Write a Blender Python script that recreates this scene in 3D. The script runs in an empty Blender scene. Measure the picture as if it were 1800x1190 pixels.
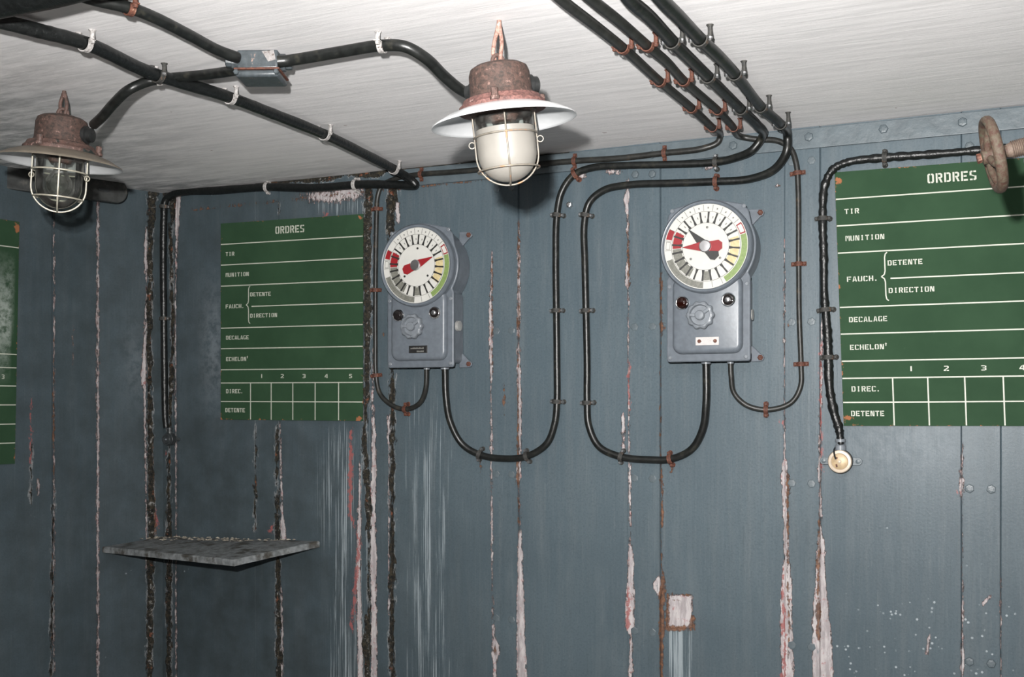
import bpy, bmesh, math, random
import numpy as np
from mathutils import Vector, Matrix
random.seed(7); rng = np.random.default_rng(5)
PI = math.pi
scene = bpy.context.scene
col = scene.collection
# ------------------------------------------------------------------ camera, light, exposure
F = 1900.0; HX, HY = 900.0, 706.0          # focal length in pixels, principal column, horizon row
CZ = 1.5                                    # camera height above the floor
HC = 0.75                                   # ceiling above the camera
cam_d = bpy.data.cameras.new('camera'); cam = bpy.data.objects.new('camera', cam_d); col.objects.link(cam)
cam.location = (0, 0, CZ); cam.rotation_euler = (PI/2, 0, 0)
cam_d.sensor_width = 36; cam_d.lens = F/1800*36; cam_d.shift_y = (HY-595)/1800; cam_d.clip_start = .02
scene.camera = cam
world = bpy.data.worlds.new('world'); scene.world = world; world.use_nodes = True
world.node_tree.nodes['Background'].inputs[0].default_value = (.6, .65, .7, 1)
world.node_tree.nodes['Background'].inputs[1].default_value = .02
fl = bpy.data.lights.new('flash', 'AREA'); fl.shape = 'DISK'; fl.size = .045; fl.spread = math.radians(140); fl.energy = 110; fl.color = (1, .985, .965)
flo = bpy.data.objects.new('flash', fl); col.objects.link(flo); flo.location = (-.095, 0, CZ+.165)
flo.rotation_euler = Vector((.17, 1, .40)).to_track_quat('-Z', 'Y').to_euler()
vs = scene.view_settings
vs.view_transform = 'Standard'; vs.look = 'None'; vs.exposure = 0.0; vs.gamma = 1; vs.use_curve_mapping = False

# ------------------------------------------------------------------ the room's planes
def ray(px, py): return Vector(((px-HX)/F, 1, (HY-py)/F))
class Plane:
    """vertical wall: origin p (at camera height), unit tangent t (to the right), normal n (into the room)"""
    def __init__(s, p, t):
        s.p = Vector(p); s.t = Vector(t).normalized(); s.n = Vector((s.t.y, -s.t.x, 0))
    def W(s, u, z, n=0): return s.p + s.t*u + s.n*n + Vector((0, 0, z+CZ))
    def hit(s, px, py, n=0):
        r = ray(px, py); q = s.p + s.n*n
        d = (q.dot(s.n))/(r.dot(s.n)); return r*d + Vector((0, 0, CZ))
    def uz(s, px, py, n=0):
        h = s.hit(px, py, n); return (h-s.p).dot(s.t), h.z-CZ
    def mat(s, u, z, n=0):
        """frame at a wall point: x = along the wall, y = up, z = out of the wall"""
        o = s.W(u, z, n)
        return Matrix(((s.t.x, 0, s.n.x, o.x), (s.t.y, 0, s.n.y, o.y), (0, 1, 0, o.z), (0, 0, 0, 1)))
    def px(s, u, z, n=0):
        w = s.W(u, z, n); return HX+F*w.x/w.y, HY-F*(w.z-CZ)/w.y
VPX = -3300.0
d0 = F*HC/412.0
tmain = Vector((-(VPX-HX)/F, -1, 0))
P0 = Vector(((735-HX)/F*d0, d0, 0))
_m = Plane(P0, tmain)
cu = _m.hit(286, 706); cu.z = 0
MAIN = Plane(cu, tmain)                                   # u = 0 at the left corner
t1 = Vector(((2950-HX)/F, 1, 0)).normalized()
_f = Plane(cu, t1); b1 = _f.hit(172, 706); b1.z = 0
L1 = (cu-b1).length
FAC = Plane(b1, t1)                                       # u = 0 at the bend, u = L1 at the corner
t2 = Vector(((2115-HX)/F, 1, 0)).normalized()
SIDE = Plane(b1, t2)                                      # u <= 0 going left
def ceil(px, py, d=0):
    r = ray(px, py); return r*((HC-d)/r.z) + Vector((0, 0, CZ))

# ------------------------------------------------------------------ materials
def new_mat(name):
    m = bpy.data.materials.new(name); m.use_nodes = True
    nt = m.node_tree; return m, nt, nt.nodes['Principled BSDF']
def N(nt, typ, **kw):
    n = nt.nodes.new(typ)
    for k, v in kw.items(): setattr(n, k, v)
    return n
def link(nt, a, b): nt.links.new(a, b)
def math_(nt, op, a, b=None, c=None, clamp=False):
    n = N(nt, 'ShaderNodeMath', operation=op, use_clamp=clamp)
    for i, v in enumerate((a, b, c)):
        if v is None: continue
        if isinstance(v, (int, float)): n.inputs[i].default_value = v
        else: link(nt, v, n.inputs[i])
    return n.outputs[0]
def mixc(nt, fac, a, b, mode='MIX'):
    n = N(nt, 'ShaderNodeMix', data_type='RGBA', blend_type=mode)
    for i, v in ((0, fac), (6, a), (7, b)):
        if isinstance(v, (int, float)): n.inputs[i].default_value = v
        elif isinstance(v, tuple): n.inputs[i].default_value = (*v, 1)
        else: link(nt, v, n.inputs[i])
    return n.outputs[2]
def noise(nt, vec, scale, detail=4, rough=.55, sc3=None, dist=0):
    if sc3:
        mp = N(nt, 'ShaderNodeMapping'); mp.inputs['Scale'].default_value = sc3
        link(nt, vec, mp.inputs['Vector']); vec = mp.outputs[0]
    n = N(nt, 'ShaderNodeTexNoise'); n.inputs['Scale'].default_value = scale
    n.inputs['Detail'].default_value = detail; n.inputs['Roughness'].default_value = rough
    n.inputs['Distortion'].default_value = dist
    link(nt, vec, n.inputs['Vector']); return n.outputs['Fac']
def sstep(nt, v, lo, hi, to=(0, 1)):
    n = N(nt, 'ShaderNodeMapRange', interpolation_type='SMOOTHSTEP')
    n.inputs[1].default_value = lo; n.inputs[2].default_value = hi
    n.inputs[3].default_value, n.inputs[4].default_value = to
    link(nt, v, n.inputs[0]); return n.outputs[0]
def objco(nt): return N(nt, 'ShaderNodeTexCoord').outputs['Object']
def bump(nt, bsdf, h, strength, dist=.002):
    b = N(nt, 'ShaderNodeBump'); b.inputs['Strength'].default_value = strength; b.inputs['Distance'].default_value = dist
    link(nt, h, b.inputs['Height']); link(nt, b.outputs[0], bsdf.inputs['Normal'])
def plain(name, c, rough=.5, metal=0, var=.15, scale=40, bmp=0, spec=.5, c2=None, lo=.45, hi=.6, mottle=0):
    m, nt, b = new_mat(name); co = objco(nt)
    f = noise(nt, co, scale, 5)
    dark = tuple(x*(1-var) for x in c); lite = tuple(min(1, x*(1+var)) for x in c)
    cc = mixc(nt, sstep(nt, f, .3, .7), dark, lite)
    if c2: cc = mixc(nt, sstep(nt, noise(nt, co, mottle or scale*.5, 6, .65), lo, hi), cc, c2)
    link(nt, cc, b.inputs['Base Color'])
    b.inputs['Roughness'].default_value = rough; b.inputs['Metallic'].default_value = metal
    b.inputs['Specular IOR Level'].default_value = spec
    if bmp: bump(nt, b, f, bmp)
    return m

def wall_material():
    m, nt, b = new_mat('blue_grey_wall_paint')
    co = objco(nt)
    at = {}
    for k in ('peel_glint', 'rust', 'grime_shade', 'streak', 'redp', 'fleck', 'moss_dark', 'pale'):
        a = N(nt, 'ShaderNodeAttribute', attribute_name=k); at[k] = a.outputs['Fac']
    big = noise(nt, co, 2.2, 3)
    vert = noise(nt, co, 1, 5, .6, (34, 34, 2.0))
    fine = noise(nt, co, 160, 3, .6)
    base = mixc(nt, sstep(nt, big, .3, .7), (.062, .086, .102), (.078, .105, .122))
    vert2 = noise(nt, co, 1, 6, .68, (150, 150, 5.0))
    base = mixc(nt, math_(nt, 'MULTIPLY', sstep(nt, vert, .42, .75), .42), base, (.105, .124, .134))
    base = mixc(nt, math_(nt, 'MULTIPLY', sstep(nt, vert2, .54, .74), .40), base, (.135, .155, .165))
    base = mixc(nt, math_(nt, 'MULTIPLY', sstep(nt, vert2, .46, .28), .35), base, (.046, .062, .070))
    base = mixc(nt, math_(nt, 'MULTIPLY', sstep(nt, fine, .45, .7), .40), base, (.045, .064, .075))
    base = mixc(nt, math_(nt, 'MULTIPLY', sstep(nt, noise(nt, co, 210, 3, .7), .58, .72), .35), base, (.14, .16, .17))
    film = noise(nt, co, 1, 6, .65, (14, 14, 2.4))
    base = mixc(nt, math_(nt, 'MULTIPLY', sstep(nt, film, .5, .72), .38), base, (.115, .138, .152))
    mo = math_(nt, 'MULTIPLY', at['moss_dark'], sstep(nt, noise(nt, co, 9, 6, .6), .2, .8, (.35, 1)))
    base = mixc(nt, mo, base, (.028, .036, .038))
    # thin chalky run marks
    st = noise(nt, co, 1, 8, .76, (230, 230, 1.5), .2)
    st2 = noise(nt, co, 1, 4, .6, (60, 60, 3.0))
    sv = math_(nt, 'ADD', math_(nt, 'MULTIPLY', st, .72), math_(nt, 'MULTIPLY', st2, .28))
    thr = math_(nt, 'SUBTRACT', .70, math_(nt, 'MULTIPLY', at['streak'], .27))
    sm = sstep(nt, math_(nt, 'SUBTRACT', sv, thr), 0.0, .055)
    sm = math_(nt, 'MULTIPLY', sm, math_(nt, 'MINIMUM', math_(nt, 'ADD', .22, math_(nt, 'MULTIPLY', at['streak'], .9)), .85))
    base = mixc(nt, sm, base, (.27, .31, .33))
    base = mixc(nt, math_(nt, 'MULTIPLY', at['pale'], sstep(nt, noise(nt, co, 28, 7, .7), .34, .62)), base, (.25, .28, .31))
    # flaking patches and the painted bend highlight: signed distances in metres with a rough outline
    edge = noise(nt, co, 1, 8, .78, (110, 110, 40))
    e0 = math_(nt, 'SUBTRACT', edge, .5)
    pm = sstep(nt, math_(nt, 'ADD', at['peel_glint'], math_(nt, 'MULTIPLY', e0, .034)), -.0006, .0009)
    under = noise(nt, co, 1, 6, .7, (70, 70, 14))
    pc = mixc(nt, sstep(nt, under, .38, .62), (.27, .245, .25), (.43, .40, .40))
    pc = mixc(nt, sstep(nt, noise(nt, co, 60, 5, .7), .56, .68), pc, (.30, .15, .15))
    pc = mixc(nt, sstep(nt, noise(nt, co, 1, 6, .7, (120, 120, 40)), .60, .70), pc, (.17, .19, .2))
    pin = sstep(nt, math_(nt, 'ADD', at['peel_glint'], math_(nt, 'MULTIPLY', e0, .034)), .0010, .0024)
    pc = mixc(nt, pin, mixc(nt, sstep(nt, noise(nt, co, 80, 5, .7), .42, .6), (.08, .06, .05), (.30, .19, .18)), pc)
    c = mixc(nt, pm, base, pc)
    e1 = math_(nt, 'SUBTRACT', noise(nt, co, 1, 7, .75, (95, 95, 48)), .5)
    rdm = sstep(nt, math_(nt, 'ADD', at['redp'], math_(nt, 'MULTIPLY', e1, .055)), 0, .0025)
    c = mixc(nt, math_(nt, 'MULTIPLY', rdm, .85), c, (.27, .085, .08))
    rm = sstep(nt, math_(nt, 'ADD', at['rust'], math_(nt, 'MULTIPLY', e1, .034)), 0, .0025)
    rc = mixc(nt, sstep(nt, noise(nt, co, 70, 6, .7), .35, .65), (.065, .036, .026), (.19, .092, .05))
    c = mixc(nt, math_(nt, 'MULTIPLY', rm, .92), c, rc)
    e2 = math_(nt, 'SUBTRACT', noise(nt, co, 1, 7, .7, (60, 60, 22)), .5)
    gm = sstep(nt, math_(nt, 'ADD', at['grime_shade'], math_(nt, 'MULTIPLY', e2, .05)), 0, .003)
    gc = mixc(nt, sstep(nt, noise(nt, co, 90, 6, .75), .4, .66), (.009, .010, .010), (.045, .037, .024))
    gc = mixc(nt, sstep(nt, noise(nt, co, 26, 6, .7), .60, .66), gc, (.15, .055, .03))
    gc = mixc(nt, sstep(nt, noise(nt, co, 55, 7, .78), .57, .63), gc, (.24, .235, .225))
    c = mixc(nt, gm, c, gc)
    gr_ = sstep(nt, math_(nt, 'ADD', at['grime_shade'], math_(nt, 'MULTIPLY', e2, .05)), -.0042, -.0005)
    rim = math_(nt, 'MULTIPLY', math_(nt, 'SUBTRACT', gr_, gm, clamp=True), sstep(nt, noise(nt, co, 1, 5, .7, (60, 60, 12)), .46, .58))
    c = mixc(nt, math_(nt, 'MULTIPLY', rim, .75), c, (.26, .27, .275))
    vo = N(nt, 'ShaderNodeTexVoronoi'); vo.inputs['Scale'].default_value = 62; link(nt, co, vo.inputs['Vector'])
    fz = sstep(nt, vo.outputs['Distance'], .13, .24, (1, 0))
    fk = math_(nt, 'MULTIPLY', fz, sstep(nt, math_(nt, 'ADD', noise(nt, co, 14, 3), math_(nt, 'MULTIPLY', at['fleck'], .26)), .70, .78))
    c = mixc(nt, math_(nt, 'MULTIPLY', fk, .75), c, (.36, .40, .42))
    link(nt, c, b.inputs['Base Color'])
    rough = math_(nt, 'ADD', .36, math_(nt, 'MULTIPLY', math_(nt, 'MAXIMUM', math_(nt, 'MAXIMUM', pm, gm), rm), .4))
    link(nt, math_(nt, 'ADD', rough, math_(nt, 'MULTIPLY', vert, .12)), b.inputs['Roughness'])
    b.inputs['Specular IOR Level'].default_value = .24
    h = math_(nt, 'ADD', math_(nt, 'MULTIPLY', fine, .10), math_(nt, 'MULTIPLY', vert, .30))
    h = math_(nt, 'SUBTRACT', h, math_(nt, 'MULTIPLY', pm, .55))
    h = math_(nt, 'ADD', h, math_(nt, 'MULTIPLY', gm, math_(nt, 'MULTIPLY', noise(nt, co, 60, 5), 1.8)))
    h = math_(nt, 'SUBTRACT', h, math_(nt, 'MULTIPLY', rm, math_(nt, 'MULTIPLY', noise(nt, co, 80, 5), .8)))
    bump(nt, b, h, .9, .0026)
    return m
def ceiling_material():
    m, nt, b = new_mat('whitewashed_concrete'); co = objco(nt)
    gr = noise(nt, co, 1, 6, .65, (4, 44, 44), .4)
    bl = noise(nt, co, 2.5, 5, .6, (.6, 1.6, 1))
    f2 = noise(nt, co, 90, 4, .6)
    c = mixc(nt, sstep(nt, gr, .40, .66), (.80, .785, .785), (.71, .70, .70))
    c = mixc(nt, math_(nt, 'MULTIPLY', sstep(nt, bl, .55, .75), .35), c, (.66, .65, .67))
    bot = noise(nt, co, 1, 6, .7, (5, 22, 10))
    c = mixc(nt, math_(nt, 'MULTIPLY', sstep(nt, bot, .62, .75), .35), c, (.50, .45, .42))
    c = mixc(nt, sstep(nt, noise(nt, co, 30, 2, .5), .78, .80), c, (.30, .22, .2))
    # flash falloff painted as streaky grey over the slab's dirty left corner
    a = N(nt, 'ShaderNodeAttribute', attribute_name='grime_shade').outputs['Fac']
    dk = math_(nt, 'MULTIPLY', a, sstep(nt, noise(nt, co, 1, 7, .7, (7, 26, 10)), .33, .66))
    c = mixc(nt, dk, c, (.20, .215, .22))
    link(nt, c, b.inputs['Base Color']); b.inputs['Roughness'].default_value = .7
    b.inputs['Specular IOR Level'].default_value = .3
    h = math_(nt, 'ADD', math_(nt, 'MULTIPLY', gr, .7), math_(nt, 'MULTIPLY', f2, .1))
    bump(nt, b, h, .35, .004)
    return m
def lampbody_material():
    m, nt, b = new_mat('rusted_cast_iron'); co = objco(nt)
    f = noise(nt, co, 28, 6, .7); g = noise(nt, co, 90, 5, .7)
    c = mixc(nt, sstep(nt, f, .36, .62), (.040, .026, .021), (.105, .058, .047))
    c = mixc(nt, sstep(nt, g, .56, .68), c, (.27, .17, .15))
    c = mixc(nt, sstep(nt, noise(nt, co, 16, 4, .6), .60, .66), c, (.013, .02, .018))
    link(nt, c, b.inputs['Base Color']); b.inputs['Roughness'].default_value = .62
    bump(nt, b, math_(nt, 'ADD', f, g), .9, .003); return m
def rust_material(name, c1, c2, c3):
    m, nt, b = new_mat(name); co = objco(nt)
    f = noise(nt, co, 120, 6, .7)
    c = mixc(nt, sstep(nt, f, .35, .62), c1, c2); c = mixc(nt, sstep(nt, noise(nt, co, 60, 5, .7), .6, .68), c, c3)
    link(nt, c, b.inputs['Base Color']); b.inputs['Roughness'].default_value = .7; bump(nt, b, f, .8, .002); return m
def glass_material(name, tint, dust):
    m, nt, b = new_mat(name); out = nt.nodes['Material Output']; co = objco(nt)
    tr = N(nt, 'ShaderNodeBsdfTransparent'); tr.inputs[0].default_value = (*tint, 1)
    gl = N(nt, 'ShaderNodeBsdfGlossy'); gl.inputs['Roughness'].default_value = .04
    fr = N(nt, 'ShaderNodeFresnel'); fr.inputs[0].default_value = 1.5
    mx = N(nt, 'ShaderNodeMixShader'); link(nt, fr.outputs[0], mx.inputs[0]); link(nt, tr.outputs[0], mx.inputs[1]); link(nt, gl.outputs[0], mx.inputs[2])
    df = N(nt, 'ShaderNodeBsdfDiffuse'); df.inputs[0].default_value = (.5, .5, .47, 1)
    m2 = N(nt, 'ShaderNodeMixShader'); link(nt, math_(nt, 'MULTIPLY', sstep(nt, noise(nt, co, 30, 5), .3, .8), dust), m2.inputs[0])
    link(nt, mx.outputs[0], m2.inputs[1]); link(nt, df.outputs[0], m2.inputs[2]); link(nt, m2.outputs[0], out.inputs[0]); return m
def board_material():
    m, nt, b = new_mat('green_board_enamel'); co = objco(nt)
    c = mixc(nt, sstep(nt, noise(nt, co, 6, 5, .6), .3, .7), (.021, .048, .025), (.027, .059, .031))
    c = mixc(nt, math_(nt, 'MULTIPLY', sstep(nt, noise(nt, co, 22, 7, .75), .64, .74), .4), c, (.07, .11, .08))
    a = N(nt, 'ShaderNodeAttribute', attribute_name='rust').outputs['Fac']
    r = sstep(nt, math_(nt, 'ADD', a, math_(nt, 'MULTIPLY', math_(nt, 'SUBTRACT', noise(nt, co, 70, 6, .75), .5), 1.5)), .3, .42)
    c = mixc(nt, r, c, (.26, .105, .05))
    p = N(nt, 'ShaderNodeAttribute', attribute_name='pale').outputs['Fac']
    c = mixc(nt, math_(nt, 'MULTIPLY', p, sstep(nt, noise(nt, co, 40, 6, .7), .3, .65)), c, (.32, .36, .33))
    link(nt, c, b.inputs['Base Color']); b.inputs['Roughness'].default_value = .8; b.inputs['Specular IOR Level'].default_value = .10; return m

WALL = wall_material(); CEIL = ceiling_material()
CABLE = plain('black_cable_sheath', (.0075, .0085, .008), .36, var=.4, scale=60, bmp=.35, spec=.42, c2=(.026, .025, .019), lo=.55, hi=.72)
TAR = plain('tarred_cable_sheath', (.006, .007, .007), .32, var=.3, scale=90, bmp=1.0, spec=.42, c2=(.04, .037, .03), lo=.68, hi=.74)
THIN = plain('grey_black_cable_sheath', (.016, .0165, .015), .42, var=.35, scale=50, bmp=.3, spec=.42, c2=(.05, .038, .026), lo=.58, hi=.72)
RUST = rust_material('rusty_clip', (.050, .018, .012), (.125, .042, .023), (.22, .13, .09))
DARKCLIP = rust_material('dark_clip', (.016, .017, .017), (.045, .043, .038), (.16, .085, .05))
WHITECLIP = rust_material('paint_splashed_clip', (.17, .16, .15), (.46, .44, .43), (.07, .045, .035))
STEEL = plain('bright_screw', (.62, .63, .64), .3, 1, .1)
GREY = plain('grey_hammered_enamel', (.108, .124, .143), .34, var=.10, scale=55, bmp=.12, spec=.35)
GREYD = plain('grey_enamel_knob', (.15, .166, .184), .38, var=.12, scale=60)
CHROME = plain('chrome', (.72, .72, .72), .12, 1, .03)
SILVER = plain('turned_aluminium', (.62, .62, .63), .3, 1, .05)
DIALW = plain('white_dial', (.47, .465, .435), .55, var=.02)
DIALR = plain('red_dial', (.22, .010, .014), .4, var=.05)
DIALB = plain('black_dial', (.020, .020, .019), .4, var=.1)
DIALG = plain('grey_dial', (.14, .14, .12), .45, var=.2, scale=150)
DIALN = plain('green_dial', (.155, .22, .07), .45, var=.12, scale=150)
DIALC = plain('cream_dial', (.45, .37, .20), .45, var=.12, scale=150)
DIALL = plain('faint_dial_print', (.14, .14, .13), .5, var=.05)
BLACKG = plain('black_glass', (.012, .010, .010), .06, var=.1)
RUBY = plain('dark_ruby_glass', (.012, .003, .002), .06, var=.1)
PLATEB = plain('black_name_plate', (.016, .016, .016), .35, var=.1)
PLATEW = plain('white_name_plate', (.45, .43, .42), .4, var=.06, c2=(.12, .07, .04), lo=.62, hi=.68, scale=90)
TRIM = plain('blue_grey_trim_paint', (.074, .095, .107), .42, var=.12, scale=26, bmp=.9)
BOLT = TRIM
IRON = lampbody_material()
CAST = rust_material('brown_rusted_cap', (.028, .019, .015), (.075, .042, .033), (.19, .115, .095))
GUNK = plain('black_gland', (.010, .011, .011), .5, var=.3, scale=60, bmp=.4)
PINK = rust_material('flaking_pink_ring', (.065, .030, .026), (.17, .078, .066), (.33, .225, .20))
ENAMEL = plain('white_enamel', (.60, .61, .62), .22, var=.04, c2=(.28, .13, .07), lo=.70, hi=.74, mottle=14)
SHADETOP = plain('drab_shade_top', (.15, .128, .10), .45, var=.15, scale=30, c2=(.2, .10, .06), lo=.62, hi=.7)
FROST = plain('frosted_glass', (.235, .222, .20), .42, var=.06, scale=14, c2=(.17, .15, .12), lo=.60, hi=.8)
FROST.node_tree.nodes['Principled BSDF'].inputs['Subsurface Weight'].default_value = .3
FROST.node_tree.nodes['Principled BSDF'].inputs['Subsurface Radius'].default_value = (.02, .02, .02)
CLEAR = glass_material('clear_dusty_glass', (.86, .88, .86), .10)
WIRE = plain('galvanised_wire', (.47, .44, .36), .4, .35, var=.15, scale=70, c2=(.35, .22, .10), lo=.62, hi=.7)
WIRED = plain('rusted_cage_wire', (.20, .18, .15), .5, .3, var=.2, scale=70, c2=(.35, .17, .09), lo=.55, hi=.65)
BOXM = plain('dark_painted_box', (.05, .06, .066), .38, var=.2, scale=70, bmp=.3, c2=(.30, .20, .16), lo=.63, hi=.68)
BOARD = board_material()
LINE = plain('cream_lettering', (.40, .41, .35), .5, var=.06, scale=90)
BRASS = plain('worn_brass_cover', (.50, .42, .33), .4, .1, var=.08, scale=60)
BRASSD = plain('ochre_brass_disc', (.40, .30, .18), .45, .1, var=.15, scale=80, c2=(.30, .12, .08), lo=.60, hi=.68)
JACK = plain('dark_socket', (.03, .034, .036), .4, var=.3, scale=60)
SHELFM = plain('weathered_shelf_paint', (.17, .182, .185), .6, var=.35, scale=55, bmp=.9, c2=(.05, .046, .038), lo=.48, hi=.64, mottle=16)
WHEELM = rust_material('rusted_handwheel', (.045, .018, .011), (.066, .052, .034), (.042, .052, .029))
SPINDLE = rust_material('rusty_spindle', (.075, .047, .035), (.125, .092, .07), (.05, .03, .02))
DUCT = plain('grimy_black_paint', (.032, .034, .033), .5, var=.4, scale=30, bmp=.5, c2=(.09, .085, .075), lo=.56, hi=.68)
FLOORM = plain('concrete_floor', (.38, .37, .35), .8, var=.25, scale=5, bmp=.3)
FLAKE = plain('paint_flake', (.30, .27, .22), .7, var=.4, scale=80)

# ------------------------------------------------------------------ mesh helpers
class MB:
    def __init__(s): s.v = []; s.f = []; s.mi = []; s.cur = 0
    def add(s, vs_, fs):
        o = len(s.v); s.v += [tuple(v) for v in vs_]; s.f += [tuple(i+o for i in f) for f in fs]; s.mi += [s.cur]*len(fs); return s
    def box(s, x0, x1, y0, y1, z0, z1, M=None):
        vs_ = [Vector(p) for p in ((x0,y0,z0),(x1,y0,z0),(x1,y1,z0),(x0,y1,z0),(x0,y0,z1),(x1,y0,z1),(x1,y1,z1),(x0,y1,z1))]
        if M: vs_ = [M@v for v in vs_]
        return s.add(vs_, [(0,3,2,1),(4,5,6,7),(0,1,5,4),(1,2,6,5),(2,3,7,6),(3,0,4,7)])
    def tube(s, pts, r, seg=14, cap=True, up=None):
        pts = [Vector(p) for p in pts]; n = len(pts)
        rr = r if hasattr(r, '__len__') else [r]*n
        T = []
        for i in range(n):
            t = (pts[min(i+1, n-1)]-pts[max(i-1, 0)]); T.append(t.normalized() if t.length > 1e-9 else Vector((0,0,1)))
        a = Vector(up) if up else (Vector((0,0,1)) if abs(T[0].z) < .9 else Vector((1,0,0)))
        nrm = (a - T[0]*a.dot(T[0])).normalized(); vs_ = []; fs = []
        for i in range(n):
            nrm = (nrm - T[i]*nrm.dot(T[i])).normalized(); bi = T[i].cross(nrm)
            for k in range(seg):
                th = 2*PI*k/seg; vs_.append(pts[i] + (nrm*math.cos(th)+bi*math.sin(th))*rr[i])
        for i in range(n-1):
            for k in range(seg):
                k2 = (k+1)%seg; fs.append((i*seg+k, i*seg+k2, (i+1)*seg+k2, (i+1)*seg+k))
        if cap: fs.append(tuple(range(seg-1,-1,-1))); fs.append(tuple((n-1)*seg+k for k in range(seg)))
        return s.add(vs_, fs)
    def ring(s, R, r, M, seg=48, ts=8, a0=0, a1=2*PI):
        full = abs(a1-a0-2*PI) < 1e-6
        vs_ = []; fs = []; n = seg if full else seg+1
        for i in range(n):
            a = a0+(a1-a0)*i/seg
            for k in range(ts):
                b = 2*PI*k/ts; q = R+r*math.cos(b)
                vs_.append(M@Vector((q*math.cos(a), q*math.sin(a), r*math.sin(b))))
        for i in range(seg):
            j = (i+1)%n
            for k in range(ts):
                k2 = (k+1)%ts; fs.append((i*ts+k, j*ts+k, j*ts+k2, i*ts+k2))
        return s.add(vs_, fs)
    def lathe(s, prof, M=None, seg=40, lobes=None):
        """profile (r, z) turned about the local z axis"""
        M = M or Matrix(); vs_ = []; fs = []
        n = len(prof)
        for (r, z) in prof:
            for k in range(seg):
                a = 2*PI*k/seg; q = r*(lobes(a, r) if lobes else 1)
                vs_.append(M@Vector((q*math.cos(a), q*math.sin(a), z)))
        for i in range(n-1):
            for k in range(seg):
                k2 = (k+1)%seg; fs.append((i*seg+k, i*seg+k2, (i+1)*seg+k2, (i+1)*seg+k))
        fs.append(tuple(range(seg-1,-1,-1))); fs.append(tuple((n-1)*seg+k for k in range(seg)))
        return s.add(vs_, fs)
    def prism(s, poly, z0, z1, M=None, fn=None, shrink=None):
        """poly (x, y) extruded from z0 to z1; fn maps (x,y,z) to space; shrink = list of (inset scale poly, z) extra rings"""
        M = M or Matrix(); fn = fn or (lambda x, y, z: M@Vector((x, y, z)))
        area = sum(poly[i][0]*poly[(i+1)%len(poly)][1]-poly[(i+1)%len(poly)][0]*poly[i][1] for i in range(len(poly)))
        if area < 0: poly = poly[::-1]
        rings = [(poly, z0)] + [(poly, z1)]
        if shrink: rings = [(poly, z0)] + shrink
        n = len(poly); vs_ = [fn(x, y, z) for (pl, z) in rings for (x, y) in pl]; fs = []
        for i in range(len(rings)-1):
            for k in range(n):
                k2 = (k+1)%n; fs.append((i*n+k, i*n+k2, (i+1)*n+k2, (i+1)*n+k))
        fs.append(tuple(range(n-1,-1,-1))); fs.append(tuple((len(rings)-1)*n+k for k in range(n)))
        return s.add(vs_, fs)
    def build(s, name, mats, parent=None, smooth=35, bevel=0, M=None):
        me = bpy.data.meshes.new(name); me.from_pydata(s.v, [], s.f); me.update()
        for m in (mats if isinstance(mats, (list, tuple)) else [mats]): me.materials.append(m)
        if max(s.mi or [0]): me.polygons.foreach_set('material_index', s.mi)
        bm = bmesh.new(); bm.from_mesh(me); bmesh.ops.recalc_face_normals(bm, faces=bm.faces); bm.to_mesh(me); bm.free()
        if smooth: me.shade_smooth(); me.set_sharp_from_angle(angle=math.radians(smooth))
        o = bpy.data.objects.new(name, me); col.objects.link(o)
        if parent: o.parent = parent
        if M is not None: o.matrix_local = M
        if bevel:
            b = o.modifiers.new('bevel', 'BEVEL'); b.width = bevel; b.segments = 3; b.limit_method = 'ANGLE'; b.angle_limit = math.radians(40)
        return o
def tag(o, label, cat, group=None, kind=None):
    o['label'] = label; o['category'] = cat
    if group: o['group'] = group
    if kind: o['kind'] = kind
    return o
def thing(name, M, label, cat, group=None):
    o = bpy.data.objects.new(name, None); col.objects.link(o); o.empty_display_size = .05
    if isinstance(M, Matrix): o.matrix_world = M
    else: o.location = M
    return tag(o, label, cat, group)
def struct(o): o['kind'] = 'structure'; return o
def catmull(P, n=10):
    P = [Vector(p) for p in P]; Q = [P[0]*2-P[1]] + P + [P[-1]*2-P[-2]]; out = []
    for i in range(1, len(Q)-2):
        p0, p1, p2, p3 = Q[i-1], Q[i], Q[i+1], Q[i+2]
        a = max((p1-p0).length, 1e-4)**.5; b = max((p2-p1).length, 1e-4)**.5; c = max((p3-p2).length, 1e-4)**.5
        m1 = (p2-p1) - (p2-p0)*(b/(a+b)) + (p1-p0)*(b/a); m2 = (p2-p1) + (p3-p2)*(b/c) - (p3-p1)*(b/(b+c))
        for k in range(n):
            t = k/n; out.append((2*t**3-3*t*t+1)*p1 + (t**3-2*t*t+t)*m1 + (-2*t**3+3*t*t)*p2 + (t**3-t*t)*m2)
    out.append(P[-1]); return out
def frame(o, z, x=None):
    z = Vector(z).normalized(); x = Vector(x) if x else (Vector((1,0,0)) if abs(z.x) < .9 else Vector((0,1,0)))
    x = (x - z*x.dot(z)).normalized(); y = z.cross(x)
    return Matrix(((x.x,y.x,z.x,o[0]),(x.y,y.y,z.y,o[1]),(x.z,y.z,z.z,o[2]),(0,0,0,1)))

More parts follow.
